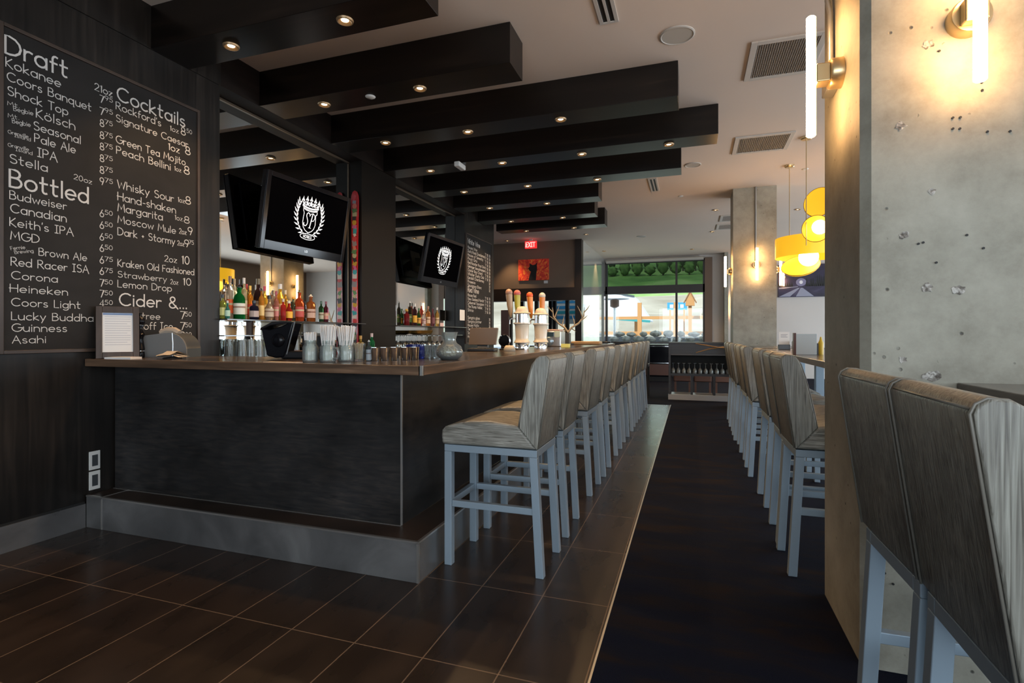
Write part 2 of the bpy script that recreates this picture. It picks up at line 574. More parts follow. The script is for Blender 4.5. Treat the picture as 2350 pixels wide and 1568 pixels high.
struct('baseboard_left', MB().box(XW, -5, 0, XW + 0.012, 2.34, 0.152), STEPT, 'grey tile skirting under the dark wall')
struct('trim_2', MB().box(XW - 0.001, -5, 0.152, XW + 0.004, 2.34, 0.166), BLACKM, 'black seam line above the skirting')  # black strip drawn along the seam
# rear wall with wide glazing, right wall
rw = MB()
rw.box(-8, -5.2, 0, -2.2, -5, ZC).box(5.4, -5.2, 0, 6.4, -5, ZC).box(-2.2, -5.2, 0, 5.4, -5, 0.4).box(-2.2, -5.2, 3.1, 5.4, -5, ZC)
struct('wall_rear', rw, WALLGREY)
struct('sun_blocker_outside', MB().box(-4, -9.5, 3.25, 8, -5.2, 3.4), MIDG)  # unseen slab added to keep the sun out of the rear windows
g = MB()
for x in (-2.2, -0.3, 1.6, 3.5, 5.4):
    g.box(x - 0.04, -5.15, 0.4, x + 0.04, -5.05, 3.1)
struct('window_1', g, BLACKM)
rt = MB()
rt.box(6.25, -5, 0, 6.4, -3.0, ZC).box(6.25, -3.0, 0, 6.4, 9.0, 0.6).box(6.25, -3.0, 2.8, 6.4, 9.0, ZC).box(6.25, 9.0, 0, 6.4, 16.9, 0.95)
rt.box(6.25, 9.0, 1.66, 6.4, 16.9, ZC).box(6.25, 9.0, 0.95, 6.4, 9.8, 1.66)
for y in (10.2, 12.4, 14.6, 16.2):
    rt.box(6.25, y, 0.95, 6.4, y + 0.35, 1.66)
struct('wall_right', rt, WALLBROWN)
struct('wall_outer', MB().box(-8.2, -5.2, 0, -8, 16.9, ZC), WALLGREY)
# far end
fe = MB()
fe.box(0.58, 16.7, 0, 6.4, 16.9, ZC).box(-2.56, 16.7, 3.50, 0.58, 16.9, ZC).box(-2.56, 16.7, 0, 0.58, 16.9, 0.98)
fe.box(-8, 16.7, 2.6, -2.56, 16.9, ZC).box(-8, 16.7, 0, -6.6, 16.9, 2.6)
struct('wall_far', fe, WALLGREY, 'pale grey wall at the far end')
struct('trim_3', MB().box(0.37, 16.62, 0.6, 0.58, 16.72, 3.52), plain('brown timber casing', (0.16, 0.10, 0.065), 0.5), 'brown casing beside the far window')
DARKFRAME = plain('dark bronze window frame', (0.03, 0.026, 0.026), 0.45)
wf = MB()
wf.box(-2.56, 16.64, 0.98, -2.50, 16.8, 3.50).box(0.32, 16.64, 0.98, 0.38, 16.8, 3.50).box(-2.56, 16.64, 2.50, 0.38, 16.82, 2.74)
wf.box(-0.46, 16.66, 0.98, -0.40, 16.8, 3.5).box(-2.56, 16.64, 0.96, 0.38, 16.8, 1.02).box(-2.56, 16.64, 3.44, 0.38, 16.8, 3.5)
win = struct('window_2', wf, DARKFRAME, 'far window, tinted transom above a clear pane')
MB().box(-2.5, 16.72, 1.02, 0.32, 16.73, 2.5).build('window_pane', GLASS, win)
MB().box(-2.5, 16.72, 2.74, 0.32, 16.73, 3.44).build('transom_pane', TINT, win)
tag(MB().lathe([(0, -1.43), (0.055, -1.43), (0.055, 1.43), (0, 1.43)], (-1.09, 16.57, 3.50), 16, 'x').build('roller_blind', plain('cream blind fabric', (0.50, 0.46, 0.40), 0.8), smooth=40), 'rolled up cream blind above the far window', 'blind')
# glossy white panel wall beside the window
pw = MB().box(-2.75, 13.16, 1.03, -2.59, 16.7, ZC)
PANEL = plain('gloss white panel', (0.50, 0.51, 0.49), 0.06, spec=0.9, coat=1.0)
struct('wall_panelled', pw, PANEL, 'glossy white panel wall')
struct('wall_low', MB().box(-2.75, 13.16, 0, -2.59, 16.7, 1.03).box(-2.59, 16.0, 0, 0.5, 16.7, 0.98), plain('dark wainscot', (0.02, 0.017, 0.016), 0.4), 'dark low wall under the far window')
struct('partition', MB().box(-8, 13.0, 2.42, -2.74, 13.16, ZC), WALLBROWN, 'brown painted wall above the entry')
struct('trim_4', MB().box(-8, 12.95, 2.10, -2.74, 13.18, 2.42).box(-2.74, 12.95, 0, -2.58, 13.18, ZC), plain('dark brown timber', (0.022, 0.015, 0.012), 0.4), 'dark timber header and post at the entry')
# glazed entry seen beyond the partition
en = MB()
for x in (-6.6, -5.5, -5.36, -4.4, -4.26, -3.4, -2.8):
    en.box(x, 16.66, 0, x + 0.10, 16.82, 2.6)
en.box(-6.6, 16.66, 2.45, -2.56, 16.82, 2.6).box(-6.6, 16.66, 0, -2.56, 16.82, 0.1)
door = struct('door_1', en, DARKFRAME, 'glazed entry door frames at the far end')
MB().box(-6.55, 16.73, 0.1, -2.6, 16.74, 2.45).build('door_pane', GLASS, door)
MB().tube([(-4.22, 16.6, 0.95), (-4.22, 16.6, 1.35)], 0.015).build('door_handle', STEEL, door)
# inner vestibule screen
vs = MB()
for x in (-4.72, -3.98, -3.14):
    vs.box(x, 13.6, 0, x + 0.09, 13.72, 2.3)
vs.box(-4.72, 13.6, 2.2, -3.05, 13.72, 2.3)
struct('door_2', vs, plain('dark brown timber', (0.022, 0.015, 0.012), 0.4), 'brown timber screen frame in the entry')
# columns
col = MB().prism([(0.63, 2.28), (1.26, 2.28), (1.26, 2.86), (0.60, 2.86), (0.60, 2.31)], 0, ZC, 'z')
c1 = struct('column', col, CONC, 'large bare concrete column close to the camera')
pt = MB()
for u, v, r in ((2130, 103, 0.022), (2068, 290, 0.018), (2138, 440, 0.014), (2128, 660, 0.018), (2200, 665, 0.020), (2075, 540, 0.015), (2072, 825, 0.015), (2138, 865, 0.026), (2208, 1480, 0.016), (2213, 1448, 0.02)):
    p = px(u, v, y=2.28)
    pts = []
    for k in range(13):
        a = 2 * PI * k / 13
        q = r * random.uniform(0.55, 1.15)
        pts.append((p.x + q * 1.1 * math.cos(a), 2.2785, p.z + q * math.sin(a)))
    pt.poly(pts)
pt.build('aggregate_patch', CPATCH, c1)
ho = MB()
for u, v in ((2186, 271), (2203, 270), (2186, 296), (2202, 296), (2252, 190), (2253, 208), (2317, 302), (2265, 303), (2218, 540), (2256, 570), (2107, 560), (2155, 118), (2118, 557), (2148, 603), (2030, 1315), (2050, 1290), (2049, 1340)):
    p = px(u, v, y=2.28)
    ho.lathe([(0, 0), (0.0042, 0), (0.0036, 0.004), (0, 0.004)], (p.x, 2.2755, p.z), 10, 'y')
ho.build('bolt_hole', BLACKM, c1)
c2 = struct('column_far', MB().box(0.64, 9.30, 0, 1.28, 9.92, ZC), CONC, 'concrete column standing in the middle distance')
struct('column_farthest', MB().box(0.90, 16.40, 0, 1.00, 16.7, ZC), CONC)

# ================================================================== STOOLS
def make_stool():
    t = thing('bar_stool', '', 'bar stool', group='taupe bar stools')
    hw = 0.195
    # local: front faces -x, y is width
    for sy in (-1, 1):
        y = sy * (hw - 0.024)
        MB().box(-0.262, y - 0.021, 0, -0.220, y + 0.021, 0.612).build('leg', GREYMETAL, t, 0.003)
        m = MB()
        b = len(m.v)
        for z, x in ((0, 0.270), (0.612, 0.236)):
            m.v += [(x - 0.021, y - 0.021, z), (x + 0.021, y - 0.021, z), (x + 0.021, y + 0.021, z), (x - 0.021, y + 0.021, z)]
        for q in ((3, 2, 1, 0), (4, 5, 6, 7), (0, 1, 5, 4), (1, 2, 6, 5), (2, 3, 7, 6), (3, 0, 4, 7)):
            m.face([b + i for i in q])
        m.build('leg', GREYMETAL, t, 0.003)
        MB().box(-0.220, y - 0.015, 0.315, 0.236, y + 0.015, 0.350).build('stretcher', GREYMETAL, t, 0.003)
    MB().box(-0.258, -0.150, 0.315, -0.226, 0.150, 0.350).build('footrest', GREYMETAL, t, 0.003)
    fr = MB()
    fr.box(-0.262, -hw + 0.003, 0.612, 0.257, -hw + 0.043, 0.650).box(-0.262, hw - 0.043, 0.612, 0.257, hw - 0.003, 0.650)
    fr.box(-0.262, -0.152, 0.612, -0.222, 0.152, 0.650).box(0.217, -0.152, 0.612, 0.257, 0.152, 0.650)
    fr.build('seat_frame', GREYMETAL, t, 0.003)
    prof = [(-0.272, 0.652), (-0.276, 0.70), (-0.272, 0.728), (-0.255, 0.746), (-0.20, 0.765), (-0.10, 0.784), (0.0, 0.788), (0.12, 0.776), (0.16, 0.77), (0.258, 0.655)]
    MB().prism(prof, -hw - .008, hw + .008, 'y').build('seat', VSEAT, t, 0.014, smooth=50, seg=3)
    bp = [(0.258, 0.655), (0.262, 0.66), (0.325, 1.105), (0.318, 1.122), (0.302, 1.132), (0.274, 1.130), (0.254, 1.118), (0.236, 1.085), (0.216, 1.02), (0.194, 0.93), (0.172, 0.82), (0.163, 0.765)]
    MB().prism(bp, -hw - .010, hw + .010, 'y').build('backrest', VBACK, t, 0.012, smooth=50, seg=3)
    bk = t.children[-1]
    for sy in (-1, 1):
        pp = MB()
        y = sy * (hw + 0.004)
        pp.tube([(x + (0.004 if x > 0.24 else -0.003), y, z) for x, z in bp[1:]], 0.003, 6)
        pp.build('piping', VPIPE, bk, smooth=180)
    MB().tube([(0.322, -hw + 0.006, 1.112), (0.322, hw - 0.006, 1.112)], 0.003, 6).build('piping', VPIPE, bk, smooth=180)
    return t


stool0 = make_stool()
yl = [2.775, 3.345, 4.225, 4.80, 5.645, 6.365, 7.08, 7.755, 8.36, 9.06]
for i, y in enumerate(yl):
    lab = ('taupe woodgrain bar stool at the bar, nearest the bar corner' if i == 0 else
           'taupe bar stool facing the bar counter, %s from the bar corner' % (ORD[i] if i < 9 else 'farthest'))
    loc = (-1.0 - 0.004 * (i % 3), y, 0.0)
    if i == 0:
        stool0.location = loc
        stool0['label'] = lab
        stool0['group'] = 'taupe stools along the bar'
    else:
        dup(stool0, loc, math.radians([0, 1.2, -1.5, 0.8, 0, -1, 1.5, 0, 1, -1][i]), lab, 'taupe stools along the bar')
yr = [3.21, 3.645, 4.345, 5.20, 5.86, 6.30, 6.86, 7.50, 8.15]
for i, y in enumerate(yr):
    lab = 'taupe bar stool at the long high table, %s beyond the near concrete column' % ORD[i]
    dup(stool0, (0.757 + 0.01 * (i % 3), y, 0.004), PI + math.radians([0.6, -1, 0.8, -0.5, 1, 0, -1, 0.6, 0][i]), lab, 'taupe stools at the long high table')
for i, (y, lab) in enumerate(((1.258, 'large close taupe bar stool with its pale side towards the camera'), (1.690, 'close taupe bar stool tucked between the concrete column and another stool'))):
    dup(stool0, (0.765, y, 0.004), PI + math.radians((-1.0, 1.0)[i]), lab, 'taupe stools in front of the column')

# ================================================================== BAR
XB, YB = -1.486, 2.52
YE = 9.30
st = thing('foot_ledge', 'raised grey tiled foot ledge running round the bar', 'ledge', (-2.5, 2.43, 0))
o = (2.5, -2.43, 0)
def LB(m, x0, y0, z0, x1, y1, z1):
    return m.box(x0 + 2.5, y0 - 2.43, z0, x1 + 2.5, y1 - 2.43, z1)
m = MB(); LB(m, -3.685, 2.342, 0.001, -1.287, 2.36, 0.20); LB(m, -1.305, 2.36, 0.001, -1.287, YE, 0.20)
m.build('riser', STEPT, st)
m = MB(); LB(m, -3.685, 2.352, 0.198, -1.297, 2.518, 0.206); LB(m, -1.484, 2.518, 0.198, -1.297, YE, 0.206)
m.build('tread', STEPTOP, st)
m = MB(); LB(m, -3.685, 2.339, 0.198, -1.284, 2.354, 0.2075); LB(m, -1.299, 2.354, 0.198, -1.284, YE, 0.2075); LB(m, -1.296, 2.339, 0.001, -1.284, 2.351, 0.2)
LB(m, -3.549, 2.339, 0.001, -3.541, 2.351, 0.2); LB(m, -3.549, 2.352, 0.2, -3.541, 2.51, 0.2085); LB(m, -3.685, 2.507, 0.2, -1.486, 2.516, 0.2085)
m.build('edge_trim', TRIMMETAL, st)
bb = thing('bar_counter_base', 'dark stained plywood front of the L shaped bar', 'bar counter', (-2.5, 2.55, 0.2))
m = MB().box(-1.185, -0.03, 0.007, 1.014, 0.02, 0.838)
m.build('front_panel', WOODX, bb)
m = MB().box(0.964, 0.02, 0.007, 1.014, YE - 2.55, 0.838).box(-0.3, YE - 2.6, 0.007, 0.964, YE - 2.55, 0.838)
m.build('side_panel', WOODX, bb)
MB().box(1.009, -0.034, 0.008, 1.018, -0.025, 0.838).build('corner_trim', TRIMMETAL, bb)
ZT = 1.083
ct = thing('bar_countertop', 'polished dark wood L shaped bar top', 'countertop', (-2.5, 2.6, 1.04))
XE, YF = -1.262, 2.335
def CB(m, x0, y0, z0, x1, y1, z1):
    return m.box(x0 + 2.5, y0 - 2.6, z0 - 1.04, x1 + 2.5, y1 - 2.6, z1 - 1.04)
m = MB(); CB(m, -3.69, YF + 0.02, 1.04, XE - 0.02, 3.0, ZT); CB(m, -1.95, 3.0, 1.04, XE - 0.02, YE, ZT)
m.build('top', TOPW, ct)
m = MB(); CB(m, -3.69, YF, 1.036, XE, YF + 0.022, ZT + 0.001); CB(m, XE - 0.022, YF, 1.036, XE, YE, ZT + 0.001)
m.build('edge_banding', EDGEW, ct, 0.003)
m = MB(); CB(m, XE - 0.012, YF - 0.002, 1.036, XE + 0.002, YF + 0.010, ZT + 0.002)
m.build('corner_trim', TRIMMETAL, ct)
# back bar
bk = thing('back_bar_counter', 'dark counter under the mirrors behind the bar', 'counter', (-3.6, 5.8, 0))
m = MB()
m.prism([(-0.275, -2.42), (0.22, -2.42), (0.22, 2.54), (-0.275, 2.54), (-0.275, 0.33), (-0.095, 0.33), (-0.095, -0.45), (-0.275, -0.45)], 0.86, 0.90, 'z')
m.build('top', TOPW, bk)
MB().box(-0.09, -2.42, 0.0, 0.18, 2.54, 0.86).build('cabinet', WOODX, bk)
for i, (y0, y1) in enumerate(((3.38, 5.355), (6.125, 8.35))):
    t = thing('wall_mirror', ('large wall mirror behind the nearer television', 'narrower looking wall mirror behind the farther television')[i], 'mirror', (XM, (y0 + y1) / 2, 0.905))
    h = (y1 - y0) / 2
    MB().box(-0.010, -h, 0, 0.0, h, 2.39).build('mirror_glass', MIRROR, t)
    MB().box(0.0, -h, 2.375, 0.012, h, 2.392).build('top_trim', BRONZE, t)
    if i == 0:
        MB().box(0.0, h - 0.010, 0, 0.008, h, 2.37).build('side_trim', BRONZE, t)
SHELFG = plain('dark shelf edge', (0.03, 0.03, 0.03), 0.15, spec=0.8)
shelf_defs = (('bottle', 3.38, 5.35, 1.372, 'narrow glass shelf holding bottles against the first mirror'), ('glass', 3.38, 4.35, 1.236, 'short shelf above the stacked pint glasses'),
              ('bottle', 6.13, 8.3, 1.365, 'narrow shelf holding bottles against the second mirror'), ('glass', 6.13, 8.2, 1.236, 'dark shelf above the wine glasses at the second mirror'))
for nm, y0, y1, z, lab in shelf_defs:
    tag(MB().box(XM + 0.001, y0, z - 0.012, XM + (0.25 if nm == 'bottle' else 0.22), y1, z).build('wall_shelf', SHELFG, bevel=0.002), lab, 'shelf')

# ================================================================== CEILING BEAMS AND DOWNLIGHTS
beams = [(2.93, -1.55, 2), (3.94, -1.30, 2), (4.94, -0.11, 3), (5.967, 0.26, 4), (7.01, -0.122, 3), (8.035, -1.312, 2), (9.10, -1.555, 2), (10.04, -1.53, 2)]
LX = [-3.11, -2.15, -1.185, -0.232]
DL = None
for i, (y, x1, n) in enumerate(beams):
    t = MB().box(XW + 0.013, y - 0.158, ZB, x1, y + 0.158, ZC - 0.002).build('ceiling_beam', BEAMW, bevel=0.003)
    tag(t, 'dark boxed wood ceiling beam, %s from the camera%s' % (ORD[i], ', the longest' if i == 3 else ''), 'beam', 'dark beams over the bar', 'thing')
    for k in range(n):
        lab = 'small warm recessed light in the %s ceiling beam, %s from the bar mirrors' % (ORD[i], ORD[k])
        loc = (LX[k], y, ZB)
        if DL is None:
            DL = thing('recessed_downlight', lab, 'downlight', loc, group='downlights in the beams')
            MB().lathe([(0.025, -0.001), (0.044, -0.013), (0.052, -0.011), (0.056, 0.0)], (0, 0, 0), 20).build('trim_ring', plain('warm bronze ring', (0.42, 0.27, 0.14), 0.4, 0.5), DL, smooth=40)
            MB().lathe([(0, -0.004), (0.018, -0.0035), (0.025, -0.001)], (0, 0, 0), 16).build('lamp_face', BULB, DL, smooth=60)
        else:
            dup(DL, loc, None, lab)
        lamp('downlight_beam', 'SPOT', (LX[k], y, ZB - 0.02), 55, WARM, spot_size=math.radians(115), spot_blend=0.7, shadow_soft_size=0.03)
cl = [(0.431, 10.765), (0.446, 13.0), (-2.36, 12.4), (-2.353, 15.05), (-4.4, 12.6), (0.016, 15.5), (1.9, 11.2)]
for k, (x, y) in enumerate(cl):
    lab = ('small recessed light in the pale ceiling before the far column', 'small recessed light in the pale ceiling, near the far window wall', 'small recessed light in the ceiling near the brown entry wall corner', 'small recessed light by the glossy white panel wall',
           'small recessed light in front of the brown entry wall', 'small recessed light just before the far window', 'small recessed light behind the hanging yellow lamps')[k]
    o = dup(DL, (x, y, ZC), None, lab, 'downlights in the pale ceiling')
    lamp('downlight_ceiling', 'SPOT', (x, y, ZC - 0.03), 70, WARM, spot_size=math.radians(80), spot_blend=0.6, shadow_soft_size=0.03)
# ceiling fittings
GRILLE = streak('grey perforated grille', [(0.4, (0.16, 0.15, 0.14)), (0.6, (0.30, 0.28, 0.26))], (90, 90, 1), 0.6, detail=0, dist=0)
OFFW = plain('off white enamel', (0.58, 0.54, 0.49), 0.6)
for k, (x0, y0, x1, y1, lab) in enumerate(((0.46, 4.68, 1.02, 5.37, 'large square ceiling air grille nearest the concrete column'), (0.50, 6.88, 1.15, 7.51, 'square ceiling air grille, second from the near column'),
                                         (0.55, 11.3, 1.0, 11.9, 'distant ceiling air grille before the far column top'), (0.52, 12.2, 1.1, 12.8, 'faint distant ceiling grille near the far column'))):
    cx, cy = (x0 + x1) / 2, (y0 + y1) / 2
    a, b = (x1 - x0) / 2, (y1 - y0) / 2
    t = thing('air_grille', lab, 'vent', (cx, cy, ZC), group='ceiling air grilles')
    m = MB().box(-a, -b, -0.014, -a + 0.05, b, 0).box(a - 0.05, -b, -0.014, a, b, 0).box(-a + 0.05, -b, -0.014, a - 0.05, -b + 0.05, 0).box(-a + 0.05, b - 0.05, -0.014, a - 0.05, b, 0)
    m.build('frame', OFFW, t, 0.002)
    m = MB().box(-a + 0.05, -b + 0.05, -0.004, a - 0.05, b - 0.05, 0)
    if k < 2:
        nn = 26
        for j in range(nn):
            x = -a + 0.05 + (2 * a - 0.1) * (j + 0.5) / nn
            m.box(x - 0.004, -b + 0.05, -0.011, x + 0.004, b - 0.05, -0.004)
    m.build('grille', GRILLE, t)
for k, (x0, y0, x1, y1, lab) in enumerate(((-0.66, 2.6, -0.52, 4.02, 'slot air diffuser with two dark slots at the top of the photo'), (-0.63, 8.3, -0.50, 9.0, 'short slot air diffuser beyond the longest beams'))):
    t = thing('slot_diffuser', lab, 'vent', ((x0 + x1) / 2, (y0 + y1) / 2, ZC))
    a, b = (x1 - x0) / 2, (y1 - y0) / 2
    m = MB()
    for xa, xb in ((-a, -a * 0.62), (-a * 0.14, a * 0.14), (a * 0.62, a)):
        m.box(xa, -b, -0.010, xb, b, 0)
    m.box(-a, -b - 0.02, -0.010, a, -b, 0).box(-a, b, -0.010, a, b + 0.02, 0)
    m.build('frame', OFFW, t)
    MB().box(-a * 0.62, -b, -0.003, a * 0.62, b, 0).build('slot', BLACKM, t)
for x, y, r, lab in ((-0.108, 4.383, 0.135, 'large round white ceiling speaker before the longest beam'), (0.017, 7.80, 0.11, 'round ceiling speaker past the end of the fifth beam'), (-1.15, 13.1, 0.11, 'faint round ceiling speaker near the far window'),
                     (-1.84, 10.6, 0.11, 'round ceiling speaker by the last beam end')):
    t = thing('ceiling_speaker', lab, 'speaker', (x, y, ZC), group='round ceiling speakers')
    MB().lathe([(r * 0.88, -0.006), (r * 0.92, -0.010), (r, -0.006), (r, 0)], (0, 0, 0), 32).build('rim', OFFW, t, smooth=40)
    MB().lathe([(0, -0.005), (r * 0.88, -0.006)], (0, 0, 0), 32).build('grille', plain('cream mesh', (0.50, 0.46, 0.40), 0.8), t)
for x, y, z, lab in ((-2.633, 3.943, ZB, 'small round white disc between the two lights of the second beam'), (1.541, 8.52, ZC, 'small sprinkler by the second pendant canopy'), (-0.176, 9.5, ZC, 'small white ceiling disc beyond the beams')):
    tag(MB().lathe([(0, -0.012), (0.03, -0.011), (0.042, -0.004), (0.044, 0)], (0, 0, 0), 20).build('sprinkler_cover', WHITEP, smooth=40, loc=(x, y, z)), lab, 'sprinkler')
tag(MB().box(-0.035, -0.10, -0.06, 0.035, 0.10, 0).build('motion_sensor', WHITEP, bevel=0.012, loc=(-2.64, 5.83, ZB)), 'small white box sensor under the fourth beam', 'sensor')
#PART2
# ================================================================== LETTERING (single stroke chalk letters)
FONT = {
 'A': (.74, 'L0,0 .33,1 .74,-.08;L.14,.38 .52,.38'), 'B': (.6, 'L0,0 0,1 .26,1;A.26,.77,.24,.23,90,-90;L.26,.54 0,.54;A.28,.27,.30,.27,90,-90;L.28,0 0,0;L.26,.54 .28,.54'),
 'C': (.8, 'A.46,.5,.46,.5,48,312'), 'D': (.74, 'L0,0 0,1 .2,1;A.2,.5,.52,.5,90,-90;L.2,0 0,0'), 'E': (.5, 'L.48,0 0,0 0,1 .48,1;L0,.52 .42,.52'),
 'F': (.5, 'L0,0 0,1 .48,1;L0,.52 .42,.52'), 'G': (.85, 'A.46,.5,.46,.5,52,360;L.92,.5 .55,.5'), 'H': (.66, 'L0,0 0,1;L.64,0 .64,1;L-.08,.5 .64,.5'),
 'I': (.36, 'L0,0 .34,0;L.17,0 .17,1;L0,1 .34,1'), 'K': (.58, 'L0,0 0,1;L.5,1 0,.42 .58,-.06'), 'L': (.46, 'L0,1 0,0 .46,0'),
 'M': (.84, 'L0,0 .1,1 .42,.3 .72,1 .84,0'), 'N': (.7, 'L0,0 0,1 .68,0 .68,1'), 'O': (.9, 'A.46,.5,.46,.5,0,360'), 'P': (.56, 'L0,0 0,1 .26,1;A.26,.74,.27,.26,90,-90;L.26,.48 0,.48'),
 'R': (.62, 'L0,0 0,1 .26,1;A.26,.74,.27,.26,90,-90;L.26,.48 0,.48;L.2,.48 .64,-.04'), 'S': (.58, 'A.29,.76,.25,.24,35,270;A.29,.26,.28,.26,90,-145'),
 'T': (.62, 'L0,1 .62,1;L.31,1 .31,0'), 'U': (.66, 'L0,1 0,.32;A.32,.32,.32,.32,180,360;L.64,.32 .64,1'), 'V': (.66, 'L0,1 .32,0 .64,1'), 'W': (.92, 'L0,1 .24,0 .46,.75 .68,0 .92,1'),
 'X': (.62, 'L0,0 .6,1;L0,1 .6,0'), 'a': (.62, 'A.29,.3,.29,.3,0,360;L.58,.62 .58,0'), 'b': (.62, 'L0,1 0,0;A.29,.3,.29,.3,0,360'), 'c': (.52, 'A.3,.3,.3,.3,50,310'),
 'd': (.62, 'A.29,.3,.29,.3,0,360;L.58,1.02 .58,0'), 'e': (.6, 'L0,.3 .58,.3;A.29,.3,.29,.3,0,312'), 'f': (.36, 'L.12,0 .12,.78;A.28,.78,.16,.2,180,60;L0,.56 .34,.56'),
 'g': (.62, 'A.29,.3,.29,.3,0,360;L.58,.62 .58,-.12;A.3,-.1,.28,.2,0,-150'), 'h': (.56, 'L0,0 0,1;A.27,.33,.27,.27,180,0;L.54,.33 .54,0'), 'i': (.1, 'L.04,0 .04,.6;L.04,.8 .04,.86'),
 'j': (.22, 'L.16,.6 .16,-.12;A.02,-.12,.14,.14,0,-90;L.16,.8 .16,.86'), 'k': (.5, 'L0,0 0,1;L.42,.6 0,.26 .48,0'), 'l': (.1, 'L.04,0 .04,1'), 'm': (.86, 'L0,0 0,.6;A.21,.37,.21,.23,180,0;L.42,.37 .42,0;A.63,.37,.21,.23,180,0;L.84,.37 .84,0'),
 'n': (.54, 'L0,0 0,.6;A.26,.34,.26,.26,180,0;L.52,.34 .52,0'), 'o': (.62, 'A.3,.3,.3,.3,0,360'), 'p': (.62, 'L0,.62 0,-.34;A.29,.3,.29,.3,0,360'), 'q': (.66, 'A.29,.3,.29,.3,0,360;L.58,.62 .58,-.3 .68,-.24'),
 'r': (.36, 'L0,0 0,.6;A.24,.34,.24,.25,180,60'), 's': (.44, 'A.21,.45,.18,.15,40,270;A.21,.15,.2,.15,90,-150'), 't': (.42, 'L.14,.95 .14,.16;A.28,.16,.14,.15,180,300;L0,.6 .38,.6'),
 'u': (.54, 'L0,.6 0,.26;A.26,.26,.26,.26,180,360;L.52,.6 .52,0'), 'v': (.5, 'L0,.6 .24,0 .48,.6'), 'w': (.76, 'L0,.6 .19,0 .38,.5 .57,0 .76,.6'), 'x': (.48, 'L0,0 .46,.6;L0,.6 .46,0'), 'y': (.52, 'L0,.6 .25,0;L.5,.6 .12,-.34'),
 'z': (.44, 'L0,.6 .42,.6 0,0 .44,0'), '0': (.6, 'A.3,.5,.28,.5,0,360'), '1': (.22, 'L.02,.84 .16,1 .16,0'), '2': (.56, 'A.27,.73,.26,.27,165,-35;L.48,.57 0,0 .55,0'), '4': (.56, 'L.42,0 .42,1 0,.3 .56,.3'),
 'Z': (.6, 'L0,1 .6,1 0,0 .62,0'), 'J': (.4, 'L.34,1 .34,.26;A.16,.26,.18,.26,0,-160'), 'Q': (.9, 'A.46,.5,.46,.5,0,360;L.6,.25 .95,-.1'), 'Y': (.6, 'L0,1 .3,.5 .6,1;L.3,.5 .3,0'), '3': (.52, 'A.25,.76,.22,.24,150,-90;A.25,.26,.26,.27,90,-150'), '5': (.54, 'L.48,1 .1,1 .06,.58;A.24,.32,.29,.32,115,-140'), '6': (.58, 'A.28,.29,.28,.29,0,360;L.02,.36 .34,1'), '7': (.54, 'L0,1 .54,1 .18,0'), '8': (.54, 'A.27,.75,.21,.25,0,360;A.27,.25,.27,.25,0,360'),
 '9': (.58, 'A.28,.71,.28,.29,0,360;L.55,.66 .3,0'), '&': (.72, 'A.3,.78,.2,.21,-60,230;L.42,.6 .1,.42;A.3,.26,.28,.26,130,350;L.15,.62 .74,-.06'), "'": (.1, 'L.05,1 .03,.8'), '-': (.36, 'L.04,.34 .32,.34'), '+': (.36, 'L.05,.36 .31,.36;L.18,.22 .18,.5'), '.': (.12, 'L.05,0 .05,.05'), ' ': (.34, ''),
 '\u00f6': (.62, 'A.3,.3,.3,.3,0,360;L.18,.78 .18,.84;L.42,.78 .42,.84'), '$': (.58, 'A.29,.76,.25,.24,35,270;A.29,.26,.28,.26,90,-145;L.29,1.1 .29,-.1'), '!': (.1, 'L.05,1 .05,.3;L.05,0 .05,.05'),
}


def glyph(ch):
    adv, src = FONT[ch]
    out = []
    for st_ in src.split(';'):
        if not st_:
            continue
        if st_[0] == 'L':
            out.append([tuple(float(a) for a in p.split(',')) for p in st_[1:].split()])
        else:
            cx, cy, rx, ry, a0, a1 = [float(a) for a in st_[1:].split(',')]
            n = max(4, int(abs(a1 - a0) / 26))
            out.append([(cx + rx * math.cos(math.radians(a0 + (a1 - a0) * i / n)), cy + ry * math.sin(math.radians(a0 + (a1 - a0) * i / n))) for i in range(n + 1)])
    return adv, out


def text_lines(s, gap=0.16):
    x, out, wi = 0.0, [], 0
    for ch in s:
        adv, st_ = glyph(ch)
        wi += ch == ' '
        for pl in st_:
            out.append((wi, [(x + a, b) for a, b in pl]))
        x += adv + gap
    return out, x - gap


def ribbon(mb, pts, w, put):
    """A painted stroke of width w through 2D points; put() maps 2D to 3D."""
    n = len(pts)
    closed = n > 3 and math.hypot(pts[0][0] - pts[-1][0], pts[0][1] - pts[-1][1]) < 1e-6
    L_, R_ = [], []
    for i in range(n):
        a = pts[i - 1] if i else (pts[-2] if closed else pts[0])
        b = pts[i + 1] if i < n - 1 else (pts[1] if closed else pts[-1])
        dx, dy = b[0] - a[0], b[1] - a[1]
        d = math.hypot(dx, dy) or 1
        dx, dy = dx / d, dy / d
        e = 0 if closed else (-w * .4 if i == 0 else (w * .4 if i == n - 1 else 0))
        k = w / 2
        if 0 < i < n - 1:
            ax, ay = pts[i][0] - pts[i - 1][0], pts[i][1] - pts[i - 1][1]
            al = math.hypot(ax, ay) or 1
            cs = abs((ax * dx + ay * dy) / al)
            k = w / 2 / max(cs, 0.5)
        x, y = pts[i][0] + dx * e, pts[i][1] + dy * e
        L_.append((x - dy * k, y + dx * k)); R_.append((x + dy * k, y - dx * k))
    b0 = len(mb.v)
    o_ = Vector(put(0, 0))
    nv = (Vector(put(1, 0)) - o_).cross(Vector(put(0, 1)) - o_).normalized() * (0.00006 * (len(mb.f) % 97 % 23))
    mb.v += [tuple(Vector(put(*p)) + nv) for p in L_] + [tuple(Vector(put(*p)) + nv) for p in R_]
    for i in range(n - 1):
        mb.face((b0 + n + i, b0 + n + i + 1, b0 + i + 1, b0 + i))


